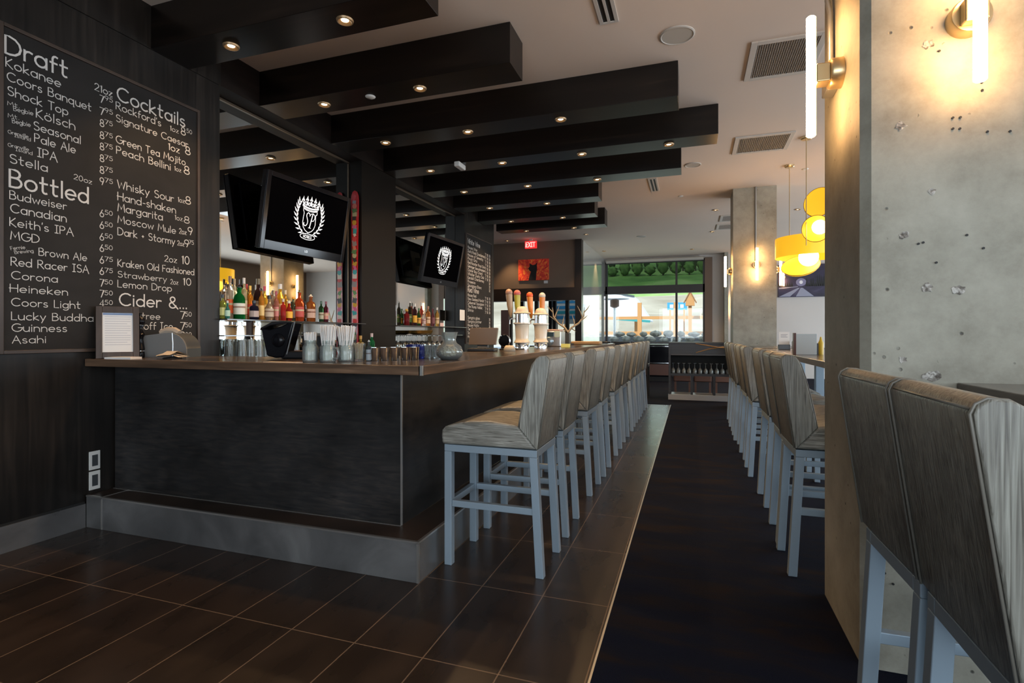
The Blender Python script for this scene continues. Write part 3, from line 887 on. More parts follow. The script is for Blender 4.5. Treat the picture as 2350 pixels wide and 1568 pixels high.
def write(mb, s, x, y, width, cap, put, weight=0.11, tilt=0.0, word=None):
    lines, tw = text_lines(s)
    sx = width / tw if width else cap
    c, s_ = math.cos(tilt), math.sin(tilt)
    for wi, pl in lines:
        if word is not None and wi != word:
            continue
        q = [(a * sx, b * cap) for a, b in pl]
        ribbon(mb, [(x + a * c - b * s_, y + a * s_ + b * c) for a, b in q], weight * cap, put)


# ------------------------------------------------------------------ the large drinks board
BX = XW + 0.016
def on_board(mb, s, u0, v0, u1, cap, weight=0.12, tilt=0.0, x=BX, word=None):
    p, q = px(u0, v0, x=x), px(u1, v0, x=x)
    write(mb, s, p.y, p.z, q.y - p.y, cap / ppm(p), lambda a, b: (x + 0.0015, a, b), weight, tilt, word)


DR = [('Kokanee', 13, 152, 139, 21), ('Coors Banquet', 16, 184, 209, 20), ('Shock Top', 17, 217, 156, 20), ('K\u00f6lsch', 83, 269, 172, 20), ('Seasonal', 77, 297, 185, 19), ('Pale Ale', 79, 325, 173, 19), ('IPA', 86, 359, 131, 20), ('Stella', 22, 373, 109, 20),
      ('Budweiser', 22, 456, 152, 19), ('Canadian', 24, 487, 152, 20), ("Keith's IPA", 22, 518, 168, 19), ('MGD', 24, 549, 90, 19), ('Brown Ale', 89, 586, 199, 17), ('Red Racer ISA', 25, 609, 203, 19), ('Corona', 26, 640, 132, 18), ('Heineken', 23, 670, 155, 18), ('Coors Light', 26, 702, 184, 18), ('Lucky Buddha', 26, 734, 214, 18), ('Guinness', 27, 761, 153, 18), ('Asahi', 28, 788, 105, 17),
      ("Rockford's", 266, 250, 369, 17), ('Signature Caesar', 266, 278, 431, 16), ('Green Tea Mojito', 266, 327, 425, 17), ('Peach Bellini', 267, 352, 391, 17), ('Whisky Sour', 269, 431, 398, 18), ('Hand-shaken', 270, 459, 403, 18), ('Margarita', 270, 484, 373, 18), ('Moscow Mule', 270, 511, 403, 17), ('Dark + Stormy', 270, 539, 401, 17), ('Kraken Old Fashioned', 270, 611, 445, 16), ('Strawberry', 270, 636, 382, 14), ('Lemon Drop', 270, 659, 394, 16), ('etree', 312, 732, 367, 15), ('rnoff Ice', 309, 756, 396, 17), ('ne', 316, 780, 333, 13)]
SM = [('Mt.', 17, 241, 45, 9, .1), ('Begbie', 31, 254, 76, 10, .1), ('Mt.', 18, 269, 44, 9, .1), ('Begbie', 28, 282, 70, 10, .1), ('Granville', 18, 306, 65, 8, .06), ('Island', 33, 314, 70, 8, 0), ('Granville', 18, 336, 66, 8, .06), ('Island', 36, 346, 74, 8, 0), ('Fernie', 25, 574, 59, 8, .25), ('Brewing', 34, 583, 78, 8, .25),
      ('20oz', 169, 411, 210, 12, -.05), ('21oz', 217, 206, 257, 16, 0), ('1oz', 390, 299, 409, 11, 0), ('50', 428, 304, 440, 9, 0), ('8', 415, 308, 425, 17, 0), ('1oz', 386, 343, 411, 15, 0), ('8', 425, 353, 436, 18, 0), ('1oz', 400, 391, 415, 10, 0), ('8', 422, 398, 434, 18, 0), ('1oz', 408, 463, 423, 11, 0), ('8', 425, 467, 437, 17, 0), ('1oz', 401, 504, 418, 11, 0), ('8', 422, 511, 434, 15, 0),
      ('2oz', 411, 536, 427, 12, 0), ('9', 431, 538, 441, 17, 0), ('2oz', 407, 563, 422, 11, 0), ('9', 423, 566, 433, 16, 0), ('75', 433, 560, 444, 9, 0), ('2oz', 377.5, 600, 405, 14, 0), ('10', 417, 605, 434, 18, 0), ('2oz', 391, 652, 408, 11, 0), ('10', 420, 654, 438, 16, 0)]
for v, t_ in ((234, '795'), (262, '795'), (289, '875'), (317, '875'), (343, '875'), (370, '875'), (397, '875'), (423, '975'), (497, '650'), (524, '650'), (551, '650'), (577, '650'), (604, '675'), (630, '675'), (657, '750'), (682, '750'), (704, '450')):
    SM += [(t_[0], 229, v, 238, 16, 0), (t_[1:], 240, v - 5, 258, 10, 0)]
for v, t_ in ((732, '750'), (757, '750'), (779, '800')):
    SM += [(t_[0], 414, v, 424, 17, 0), (t_[1:], 425, v - 6, 439, 10, 0)]
y0, y1, z0, z1 = 1.905, 3.142, 1.150, 2.985
cb = thing('chalkboard', 'large drinks chalkboard headed Draft, Bottled and Cocktails on the dark wall', 'menu board', (XW, 2.52, 2.06))
def rel(mb, origin):
    mb.v = [(a - origin[0], b - origin[1], c - origin[2]) for a, b, c in mb.v]
    return mb
CO = (XW, 2.52, 2.06)
rel(MB().box(XW + 0.001, y0, z0, BX, y1, z1), CO).build('slate', BOARDM, cb)
fm = MB()
fm.box(XW + 0.001, y0 - 0.022, z0 - 0.022, BX + 0.012, y0, z1 + 0.022).box(XW + 0.001, y1, z0 - 0.022, BX + 0.012, y1 + 0.022, z1 + 0.022).box(XW + 0.001, y0, z0 - 0.022, BX + 0.012, y1, z0).box(XW + 0.001, y0, z1, BX + 0.012, y1, z1 + 0.022)
FRAMEW = streak('dark walnut frame', [(0.3, (0.028, 0.018, 0.013)), (0.7, (0.065, 0.043, 0.032))], (20, 3, 3), 0.45)
rel(fm, CO).build('frame', FRAMEW, cb, 0.003)
for s_, a, b, c, d in (('Draft', 12, 121, 155, 41), ('Bottled', 22, 428, 203, 40), ('Cocktails', 269, 229, 424, 31), ('Cider &...', 274, 701, 429, 28)):
    for w_ in range(s_.count(' ') + 1):
        h = MB(); on_board(h, s_, a, b, c, d, 0.112, word=w_); rel(h, CO).build('heading_lettering', CHALK, cb)
for s_, a, b, c, d in DR:
    for w_ in range(s_.count(' ') + 1):
        h = MB(); on_board(h, s_, a, b, c, d, 0.10, word=w_); rel(h, CO).build('drink_lettering', CHALK, cb)
h = None
for k_, (s_, a, b, c, d, e) in enumerate(SM):
    joined = k_ > 0 and abs(SM[k_ - 1][2] - b) < 10 and 0 <= a - SM[k_ - 1][3] < 12 and s_[0].isdigit()
    if h is not None and not joined:
        rel(h, CO).build('price_lettering', CHALK, cb); h = None
    h = h or MB()
    on_board(h, s_, a, b, c, d, 0.105, e)
rel(h, CO).build('price_lettering', CHALK, cb)
# ------------------------------------------------------------------ the far wine board
cb = thing('chalkboard', 'tall narrow wine list chalkboard beyond the second mirror', 'menu board', (XW, 8.98, 2.05))
CO = (XW, 8.98, 2.05)
rel(MB().box(XW + 0.001, 8.40, 1.10, BX, 9.60, 2.98), CO).build('slate', BOARDM, cb)
fm = MB()
fm.box(XW + 0.001, 8.38, 1.08, BX + 0.01, 8.40, 3.0).box(XW + 0.001, 9.60, 1.08, BX + 0.01, 9.62, 3.0).box(XW + 0.001, 8.40, 2.98, BX + 0.01, 9.60, 3.0).box(XW + 0.001, 8.40, 1.08, BX + 0.01, 9.60, 1.10)
rel(fm, CO).build('frame', FRAMEW, cb)
put = lambda a, b: (BX + 0.0015, a, b)
def line_of(name, items):
    for it in items:
        for w_ in range(it[0].count(' ') + 1):
            m_ = MB()
            write(m_, *it, word=w_)
            rel(m_, CO).build(name, CHALK, cb)
line_of('heading_lettering', [('White Wine', 8.46, 2.83, 0.56, 0.085, put, 0.14)])
line_of('heading_lettering', [('Red Wine', 8.46, 1.985, 0.5, 0.09, put, 0.14)])
rows = ['House Wine', 'Dusty Road Chardonnay', 'House of Serenity', 'Pinot Gris', 'Red Rooster Pinot Gris', 'Gehringer Gewurztraminer', 'Oyster Bay Chard', 'Whistler Dusty Oak', 'Kendall Chardonnay', 'Prosecco', 'Sauvignon Blanc']
z = 2.745
COLS3 = ((9.27, '7'), (9.37, '10'), (9.48, '28'))
for i, s_ in enumerate(rows):
    line_of('wine_lettering', [(s_, 8.46, z, min(0.80, 0.042 * len(s_)), 0.048, put, 0.15)])
    line_of('price_lettering', [(t_, xx, z - 0.02, 0.05, 0.045, put, 0.17) for xx, t_ in (COLS3 if i < 8 else ((9.48, '32'),))])
    z -= 0.0665
z = 1.91
for i, s_ in enumerate(('House Red', 'New Zealand Merlot', 'Cabernet Sauvignon', 'The Stump Malbec', 'Shiraz', '', 'Sangria glass', 'Sangria pitcher', 'House Mojito', 'Tea Cosy Hot Tea', 'Soup and Daily Specials', 'Hot Mulled')):
    if s_:
        line_of('wine_lettering', [(s_, 8.46, z, min(0.80, 0.042 * len(s_)), 0.048, put, 0.15)])
        line_of('price_lettering', [(t_, xx, z - 0.01, 0.05, 0.045, put, 0.17) for k, (xx, t_) in enumerate(COLS3) if i < 6 or k == 2])
    z -= 0.066

# ------------------------------------------------------------------ televisions with a crest on the screen
def crest(mb, cx, cz, H, put):
    def P(x, y):
        return (cx + x * H, cz + y * H)
    def rib(pts, w):
        ribbon(mb, [P(*p) for p in pts], w * H, put)
    def fill(pts):
        b = len(mb.v); mb.v += [tuple(Vector(put(*P(*p))) + Vector((0, -0.00006 * (len(mb.f) % 19), 0))) for p in pts]; mb.face(range(b, b + len(pts)))
    sh = [(-.20, .15), (-.10, .125), (0, .118), (.10, .125), (.20, .15)] + [(.20, .15 - .03 * i) for i in range(1, 3)] + [(.165, .06), (.175, -.04), (.18, -.14), (.15, -.23), (.09, -.29), (0, -.33), (-.09, -.29), (-.15, -.23), (-.18, -.14), (-.175, -.04), (-.165, .06), (-.19, .11), (-.20, .15)]
    rib(sh, .014)
    # crown
    rib([(-.22 + .44 * i / 8, .175 + .035 * ((i - 4) / 4) ** 2) for i in range(9)], .030)
    rib([(-.21 + .42 * i / 8, .140 + .035 * ((i - 4) / 4) ** 2) for i in range(9)], .010)
    tips = [(-.225, .335), (-.115, .36), (0, .37), (.115, .36), (.225, .335)]
    base = [(-.215 + .43 * i / 5, .215) for i in range(6)]
    for i, (tx, ty) in enumerate(tips):
        fill([base[i], ((base[i][0] + base[i + 1][0]) / 2, .235), base[i + 1], (tx * .97 + .016, ty - .05), (tx * .97 - .016, ty - .05)])
        for ox, oy in ((-.022, -.02), (.022, -.02), (0, .015)):
            fill([(tx + ox + .019 * math.cos(k * PI / 5), ty + oy + .019 * math.sin(k * PI / 5)) for k in range(10)])
        rib([(tx, ty + .025), (tx, ty + .055)], .010)
    for i in range(4):
        mx_ = (tips[i][0] + tips[i + 1][0]) / 2 * .92
        fill([(mx_ + .015 * math.cos(k * PI / 4), .285 + .015 * math.sin(k * PI / 4)) for k in range(8)])
    # letters S and P in italics
    S_ = [(.0, .045), (-.015, .075), (-.05, .085), (-.085, .055), (-.09, .01), (-.065, -.04), (-.045, -.09), (-.05, -.145), (-.08, -.19), (-.12, -.20), (-.15, -.17), (-.145, -.14)]
    rib(S_, .017)
    rib([(.085, .085), (.055, -.06), (.025, -.22)], .022)
    rib([(.0, .02), (.03, .07), (.09, .09), (.14, .06), (.15, .0), (.12, -.06), (.06, -.075)], .012)
    rib([(-.005, -.225), (.06, -.225)], .010)
    # laurel
    for sg in (-1, 1):
        stem = [(sg * x, y) for x, y in ((.07, -.37), (.15, -.345), (.225, -.295), (.285, -.225), (.325, -.145), (.35, -.06), (.358, .025), (.35, .10), (.335, .17), (.315, .23))]
        rib(stem, .008)
        for i in range(1, 10):
            x, y = stem[i]
            dx, dy = x - stem[i - 1][0], y - stem[i - 1][1]
            a = math.atan2(dy, dx)
            for off in (-.5 * sg, .5 * sg):
                aa = a + off
                ln = .135 if off * sg < 0 else .10
                ca, sa = math.cos(aa), math.sin(aa)
                w_ = .017
                fill([(x + .012 * ca, y + .012 * sa), (x + ln * .45 * ca - w_ * sa, y + ln * .45 * sa + w_ * ca), (x + ln * ca, y + ln * sa), (x + ln * .45 * ca + w_ * sa, y + ln * .45 * sa - w_ * ca)])
    rib([(.21 * math.cos(t), -.415 + .062 * math.sin(t)) for t in [2 * PI * i / 24 for i in range(25)]], .012)
    write(mb, 'HOTELS', cx - .115 * H, cz - .443 * H, .23 * H, .055 * H, put, .16)


LIT = plain('lit white screen graphics', (0.9, 0.9, 0.9), 0.5, emit=(0.95, 0.97, 1.0), es=0.8)
SCREEN = plain('dark lit screen', (0.0015, 0.0015, 0.002), 0.5, spec=0.0)
def make_tv(label, loc, w, h, tilt, yaw):
    t = thing('television', label, 'television', loc, rot=(math.radians(tilt), 0, math.radians(yaw)), group='bar televisions')
    MB().box(-w / 2, 0.0, -h / 2, w / 2, 0.055, h / 2).box(-w / 2 + .08, .05, -h / 2 + .08, w / 2 - .08, .10, h / 2 - .08).build('housing', BLACKG, t, 0.008)
    b = MB()
    b.box(-w / 2, -.012, -h / 2, -w / 2 + .045, .0, h / 2).box(w / 2 - .045, -.012, -h / 2, w / 2, .0, h / 2).box(-w / 2 + .045, -.012, h / 2 - .045, w / 2 - .045, .0, h / 2).box(-w / 2 + .045, -.012, -h / 2, w / 2 - .045, .0, -h / 2 + .085)
    b.build('bezel', BLACKG, t, 0.003)
    sc = MB().poly([(-w / 2 + .045, -.004, -h / 2 + .085), (w / 2 - .045, -.004, -h / 2 + .085), (w / 2 - .045, -.004, h / 2 - .045), (-w / 2 + .045, -.004, h / 2 - .045)]).build('screen', SCREEN, t)
    m = MB(); crest(m, 0.0, 0.035, 0.475, lambda a, b_: (a, -.0055, b_)); m.build('screen_crest', LIT, sc)
    m = MB(); write(m, 'LG', -.018, -h / 2 + .035, .034, .020, lambda a, b_: (a, -.0132, b_), .14); m.build('maker_lettering', STEEL, t)
    rt_ = (Matrix.Rotation(math.radians(yaw), 3, 'Z') @ Matrix.Rotation(math.radians(tilt), 3, 'X')).inverted()
    far = rt_ @ (Vector((XM + 0.015, loc[1], loc[2])) - Vector(loc))
    MB().bar((0, .10, 0), tuple(far), .07, .12).build('wall_arm', BLACKM, t)
    MB().box(-.16, .10, -.16, .16, .115, .16).build('mount_plate', BLACKM, t)
    return t


make_tv('nearer black television showing a white SP crest, hung before the larger mirror', (-3.643, 4.38, 2.385), 1.13, 0.71, 8.8, 86.6)
make_tv('farther black television with the same crest, hung before the second mirror', (-3.59, 7.323, 2.351), 1.13, 0.71, 11.5, 87.3)

# ------------------------------------------------------------------ ski on the pillar
SKI = plain('red ski topsheet', (0.42, 0.02, 0.025), 0.25, coat=0.5)
t = thing('ski', 'red ski covered with stickers standing against the dark pillar', 'ski', (-3.775, 5.335, 0.905))
L_ = 2.04
prof = [(-.048, 0), (.048, 0), (.040, .6), (.036, 1.0), (.044, 1.6), (.052, L_ - .12), (.046, L_ - .06), (.028, L_ - .015), (0, L_), (-.028, L_ - .015), (-.046, L_ - .06), (-.052, L_ - .12), (-.044, 1.6), (-.036, 1.0), (-.040, .6)]
MB().prism(prof, -0.006, 0.006, 'y').build('ski_body', SKI, t)
cols = [(.6, .6, .58), (.05, .35, .4), (.55, .12, .3), (.55, .35, .05), (.03, .03, .03), (.5, .5, .3), (.1, .25, .1), (.65, .2, .15), (.25, .25, .27), (.5, .05, .06)]
for k in range(40):
    zc = 0.06 + k * 0.0485
    if k % 4 == 1:
        m = MB().poly([(.030 * math.cos(2 * PI * j / 14), -.0068 - .00005 * k, .034 * math.sin(2 * PI * j / 14)) for j in range(14)])
    else:
        a, b = random.uniform(.016, .032), random.uniform(.018, .036)
        r = random.uniform(-.5, .5)
        m = MB().poly([(x * math.cos(r) - z_ * math.sin(r), -.0068 - .00005 * k, x * math.sin(r) + z_ * math.cos(r)) for x, z_ in ((-a, -b), (a, -b), (a, b), (-a, b))])
    c = cols[k % 10]
    m.build('sticker', plain('sticker %d' % (k % 10), c, 0.4), t, loc=(random.uniform(-.006, .006), 0, zc))
# ------------------------------------------------------------------ sockets on the low wall
for k, z in enumerate((0.418, 0.288)):
    t = thing('wall_socket', ('upper of two white framed sockets low on the dark wall', 'lower of two white framed sockets low on the dark wall')[k], 'socket', (XW, 2.398, z), group='sockets on the dark wall')
    MB().box(0.001, -.034, -.06, .007, .034, .06).build('cover_plate', WHITEP, t, 0.002)
    MB().box(.007, -.017, -.036, .010, .017, .036).build('receptacle', DARKG, t)
# ================================================================== BOTTLES
def bottle_profile(kind, r, h):
    n = r * 0.36
    if kind == 'square':
        return [(0, 0), (r * .92, 0), (r, .01), (r, h * .62), (r * .86, h * .70), (n, h * .75), (n, h * .88), (n * 1.15, h * .885), (n * 1.15, h * .93), (0, h * .93)]
    if kind == 'wine':
        return [(0, 0), (r * .95, 0), (r, .01), (r, h * .58), (r * .8, h * .68), (n, h * .76), (n, h * .90), (n * 1.15, h * .905), (n * 1.15, h * .93), (0, h * .93)]
    if kind == 'tall':
        return [(0, 0), (r * .95, 0), (r, .01), (r, h * .66), (r * .75, h * .72), (n, h * .77), (n * .9, h * .90), (n, h * .905), (n, h * .93), (0, h * .93)]
    if kind == 'round':
        return [(0, 0), (r * .7, 0), (r * .95, h * .12), (r, h * .3), (r * .92, h * .5), (r * .5, h * .64), (n, h * .7), (n, h * .86), (n * 1.2, h * .865), (n * 1.2, h * .92), (0, h * .92)]
    return [(0, 0), (r, 0), (r, h * .5), (n, h * .7), (n, h * .93), (0, h * .93)]


def liquor_glass(c, glow=0.5):
    k = 'bottle glass %.2f %.2f %.2f' % c
    if k in MATS:
        return MATS[k]
    return plain(k, tuple(min(1, a * 1.25 + .01) for a in c), 0.05, trans=.7, ior=1.12, spec=0.7)


def finish_cap(t, cap, capk, r, h):
    if cap:
        cr_ = r * .36 * 1.25
        if capk == 'ball':
            MB().sphere((0, 0, h * .93), r * .55, 12, 8).build('stopper', plain('cap %.2f %.2f %.2f' % cap, cap, 0.3), t, smooth=180)
        elif capk == 'pourer':
            MB().lathe([(cr_, h * .92), (cr_, h * .945), (cr_ * .45, h * .955), (cr_ * .35, h), (0, h)], (0, 0, 0), 12).build('pourer', plain('cap %.2f %.2f %.2f' % cap, cap, 0.3), t, smooth=45)
        else:
            MB().lathe([(cr_, h * .86), (cr_ * 1.02, h * .998), (cr_ * .9, h), (0, h)], (0, 0, 0), 14).build('cap', plain('cap %.2f %.2f %.2f' % cap, cap, 0.3), t, smooth=45)
    return t


def bottle(label, loc, h, r, kind, col, lab, cap, capk='cap', shape=1.0, group=None, lbl=(0.14, 0.46)):
    t = thing('liquor_bottle', label, 'bottle', loc, group=group)
    pr = bottle_profile(kind, r, h)
    n = 8 if kind == 'square' else 18
    MB().lathe(pr, (0, 0, 0), n, sx=shape).build('glass_body', liquor_glass(col), t, smooth=45)
    if lab:
        lr = r + 0.0008
        MB().lathe([(lr, h * lbl[0]), (lr, h * lbl[1])], (0, 0, 0), n, sx=shape).build('paper_label', plain('label %.2f %.2f %.2f' % lab, lab, 0.6), t, smooth=45)
        if len(label) % 3 == 0:
            return finish_cap(t, cap, capk, r, h)
        alt = (lab[0] * .45, lab[1] * .3, lab[2] * .25) if sum(lab) > .9 else (.5, .45, .3)
        zl = h * (lbl[0] + (lbl[1] - lbl[0]) * .58)
        MB().lathe([(lr + .0006, zl), (lr + .0006, zl + h * .05)], (0, 0, 0), n, sx=shape).build('label_band', plain('band %.2f %.2f %.2f' % alt, alt, 0.6), t, smooth=45)
    return finish_cap(t, cap, capk, r, h)


BK, SIL = (.01, .01, .01), (.6, .6, .58)
B1 = [  # u, top v, width px, depth X, kind, glass, label, cap, capkind, text
 (511, 676, 15, -3.70, 'square', (.30, .34, .06), (.55, .58, .25), BK, 'cap', 'squat lime green bottle with black cap at the mirror edge'),
 (519, 648, 13, -3.80, 'tall', (.50, .36, .28), None, BK, 'pourer', 'slim pinkish bottle behind the lime green one'),
 (528, 634, 15, -3.76, 'tall', (.55, .50, .42), (.60, .10, .02), (.25, .14, .06), 'cap', 'tall clear bottle with orange red label and cork cap'),
 (549, 654, 25, -3.70, 'wine', (.0, .16, .03), (.62, .66, .62), BK, 'pourer', 'broad bright green gin bottle with a pale label'),
 (560, 638, 13, -3.81, 'tall', (.62, .56, .34), (.55, .5, .4), SIL, 'cap', 'tall clear bottle with silver cap behind the green gin'),
 (574, 656, 13, -3.80, 'tall', (.70, .28, .03), (.45, .05, .03), (.7, .45, .05), 'cap', 'orange bottle with yellow cap and red label'),
 (583, 690, 20, -3.68, 'square', (.012, .012, .04), (.42, .36, .36), BK, 'cap', 'short dark blue bottle with a pale diamond label'),
 (593, 640, 21, -3.78, 'wine', (.03, .012, .015), (.22, .17, .12), (.10, .07, .02), 'cap', 'tall black wine bottle with grey label'),
 (607, 657, 13, -3.78, 'tall', (.75, .48, .06), (.75, .55, .2), (.45, .02, .03), 'cap', 'yellow bottle with a bright red cap'),
 (618, 678, 19, -3.69, 'round', (.40, .30, .20), (.46, .40, .33), BK, 'cap', 'round cut glass bottle with patterned label'),
 (628, 661, 11, -3.80, 'tall', (.55, .45, .36), (.35, .06, .08), SIL, 'pourer', 'slim clear bottle with dark red label'),
 (643, 652, 19, -3.74, 'wine', (.80, .42, .04), (.72, .50, .28), SIL, 'cap', 'golden tequila bottle with a silver top'),
 (655, 666, 11, -3.80, 'tall', (.70, .34, .03), None, (.75, .65, .45), 'cap', 'slim amber bottle with a cream cap'),
 (663, 690, 16, -3.69, 'round', (.45, .03, .02), (.75, .42, .05), (.65, .6, .5), 'cap', 'low red bottle with a rounded yellow label'),
 (673, 681, 12, -3.75, 'square', (.10, .11, .06), (.20, .16, .16), (.8, .38, .05), 'ball', 'small dark bottle with an orange ball stopper'),
 (687, 666, 20, -3.71, 'wine', (.50, .07, .015), (.45, .08, .07), (.10, .11, .03), 'pourer', 'red orange liquor bottle with dark green pourer neck'),
 (713, 676, 21, -3.71, 'square', (.36, .10, .02), (.50, .36, .30), (.65, .6, .5), 'pourer', 'whisky bottle with a tall cream label'),
 (737, 691, 11, -3.72, 'tall', (.01, .05, .015), (.40, .42, .33), (.02, .06, .02), 'cap', 'small dark green bottle with round cream label'),
 (748, 692, 11, -3.72, 'tall', (.08, .008, .02), (.45, .22, .20), (.15, .01, .03), 'cap', 'small dark red bottle with pink label, last on the shelf'),
]
B1 += [
 (538, 640, 11, -3.82, 'tall', (.62, .55, .42), (.60, .42, .15), (.45, .35, .2), 'cap', 'tall slim bottle with a tan label behind the green gin, wall side'),
 (566, 652, 11, -3.84, 'wine', (.60, .42, .10), (.65, .6, .5), (.5, .05, .04), 'cap', 'honey coloured bottle with a red cap deep at the back'),
 (600, 662, 12, -3.72, 'tall', (.70, .30, .04), (.70, .55, .25), BK, 'pourer', 'orange bottle with black pourer beside the black wine bottle'),
 (634, 668, 11, -3.70, 'square', (.50, .20, .16), (.5, .2, .2), (.3, .03, .05), 'cap', 'pinkish red bottle between the cut glass and the tequila'),
 (650, 686, 12, -3.67, 'square', (.35, .02, .02), None, (.55, .5, .45), 'cap', 'short dark red bottle at the shelf front beside the tequila'),
 (699, 692, 10, -3.80, 'tall', (.06, .05, .05), (.3, .2, .12), BK, 'cap', 'dark small bottle between the red orange liquor and the whisky'),
 (522, 690, 11, -3.66, 'round', (.05, .30, .26), (.40, .60, .50), (.5, .5, .45), 'cap', 'small teal bottle at the shelf front by the wall'),
]
for u, vt, w, X, kind, g_, l_, c_, ck, lab in B1:
    p = px(u, 735, x=X)
    top = px(u, vt, x=X).z
    bottle(lab, (X, p.y, 1.372), top - 1.372, w / 2 / ppm(p), kind, g_, l_, c_, ck, group='bottles before the larger mirror')
B2 = [
 (933, 710, 14, -3.70, 'square', (.22, .015, .02), None, (.45, .28, .06), 'ball', 'wide dark red decanter at the second mirror'),
 (941, 691, 9, -3.79, 'tall', (.03, .025, .015), (.10, .2, .05), SIL, 'pourer', 'tall dark bottle behind the red decanter'),
 (952, 697, 10, -3.71, 'tall', (.05, .012, .02), (.75, .42, .05), SIL, 'cap', 'dark bottle with a bright orange yellow label'),
 (961, 708, 9, -3.74, 'wine', (.02, .08, .02), (.6, .35, .06), (.05, .15, .03), 'cap', 'green bottle with a small orange label low down'),
 (967, 695, 9, -3.80, 'tall', (.35, .05, .03), (.4, .1, .06), SIL, 'cap', 'red bottle with a grey cap at the second mirror'),
 (973, 712, 8, -3.71, 'tall', (.5, .42, .40), (.55, .42, .42), SIL, 'cap', 'small clear bottle with pinkish label'),
 (982, 703, 12, -3.72, 'square', (.36, .12, .03), (.58, .42, .28), (.25, .10, .03), 'cap', 'amber bottle with a tall tan label'),
 (993, 705, 10, -3.72, 'round', (.12, .03, .04), (.15, .05, .06), (.05, .06, .06), 'pourer', 'dark purple bottle with black pourer'),
 (1003, 706, 9, -3.72, 'tall', (.45, .25, .06), (.62, .48, .28), SIL, 'cap', 'pale yellow bottle beside a small price card'),
]
for u, vt, w, X, kind, g_, l_, c_, ck, lab in B2:
    p = px(u, 747, x=X)
    top = px(u, vt, x=X).z
    bottle(lab, (X, p.y, 1.365), top - 1.365, w / 2 / ppm(p), kind, g_, l_, c_, ck, group='bottles before the second mirror')
p = px(1014, 746, x=-3.66)
tag(MB().box(-.003, -.06, 0, .003, .06, .055).build('price_card', plain('pink card', (.62, .45, .45), .7), loc=(-3.66, p.y, 1.366)), 'small pinkish price card at the end of the second bottle shelf', 'card')
p = px(1058, 737, x=-3.69)
tag(MB().box(-.001, -.10, -.18, .001, .10, .0).build('notice_sheet', PAPER, loc=(XM + .19 - .004, 8.25, 1.66)), 'white paper notice taped beside the second mirror', 'notice')
# gold bowl on the lower shelf
tag(MB().lathe([(0, 0), (.10, 0), (.17, .02), (.185, .06), (.18, .062), (.16, .025), (0, .012)], (0, 0, 0), 28).build('metal_bowl', plain('gold bowl', (.75, .45, .12), .25, .9), smooth=40, loc=(-3.76 + .05, 6.80, 1.237)), 'shallow gold bowl on the lower shelf at the second mirror', 'bowl')
# ------------------------------------------------------------------ stacked pint glasses
def glass_prof(r0, r1, h, t_=.003):
    return [(0, 0), (r0, 0), (r1, h), (r1 - t_, h), (r0 - t_, t_ * 2), (0, t_ * 2)]
pint = None
k = 0
for row, X in enumerate((-3.66, -3.55)):
    for i in range(8):
        y = 3.43 + .09 * i + .02 * row
        for lv in range(2):
            lab = '%s upturned pint glass from the wall edge, %s of the %s stacks' % (ORD[i], ('lower', 'upper')[lv], ('back', 'front')[row])
            loc = (X, y, .901 + .149 * lv)
            if pint is None:
                pint = tag(MB().lathe([(.043, 0), (.032, .148), (0, .148), (0, .144), (.029, .144), (.040, 0)], (0, 0, 0), 18).build('pint_glass', TUMBLER, smooth=40, loc=loc), lab, 'glass', 'stacked pint glasses')
            else:
                o = pint.copy(); COL.objects.link(o); o.location = loc; o['label'] = lab
wg = None
def wine_prof(r, hb, hs):
    return [(0, 0), (.034, 0), (.034, .003), (.006, .008), (.004, hs), (r * .6, hs + hb * .15), (r, hs + hb * .45), (r * .82, hs + hb), (r * .80, hs + hb), (r * .97, hs + hb * .45), (0, hs + .01)]
for i in range(9):
    lab = '%s upturned wine glass hanging below the shelf at the second mirror' % ORD[i]
    loc = (-3.75, 6.24 + .17 * i, 1.223)
    if wg is None:
        wg = tag(MB().lathe([(r, -z) for r, z in wine_prof(.042, .10, .08)], (0, 0, 0), 16).build('wine_glass', TUMBLER, smooth=40, loc=loc), lab, 'glass', 'hanging wine glasses')
    else:
        o = wg.copy(); COL.objects.link(o); o.location = loc; o['label'] = lab
# ================================================================== THINGS ON THE BAR
# framed notice
t = thing('photo_frame', 'brown framed notice standing at the wall end of the bar', 'picture frame', (-3.555, 2.45, ZT), rot=(math.radians(-9), 0, math.radians(57)))
w, h_ = .115, .345
m = MB().box(-w, -.012, 0, -w + .034, .012, h_).box(w - .034, -.012, 0, w, .012, h_).box(-w + .034, -.012, 0, w - .034, .012, .042).box(-w + .034, -.012, h_ - .042, w - .034, .012, h_)
m.build('frame', FRAMEW, t, .003)
sh_ = MB().box(-w + .034, -.004, .042, w - .034, .004, h_ - .042).build('printed_sheet', PAPER, t)
m = MB()
for i in range(13):
    z = .275 - i * .0155
    m.poly([(-.068, -.0046, z), (.05 if i % 4 == 3 else .068, -.0046, z), (.05 if i % 4 == 3 else .068, -.0046, z + .004), (-.068, -.0046, z + .004)])
m.build('print_lines', plain('faint grey print', (.52, .52, .54), .8), sh_)
MB().poly([(-.078, -.0046, .288), (.078, -.0046, .288), (.078, -.0046, .301), (-.078, -.0046, .301)]).build('print_band', plain('blue print', (.2, .28, .45), .8), sh_)
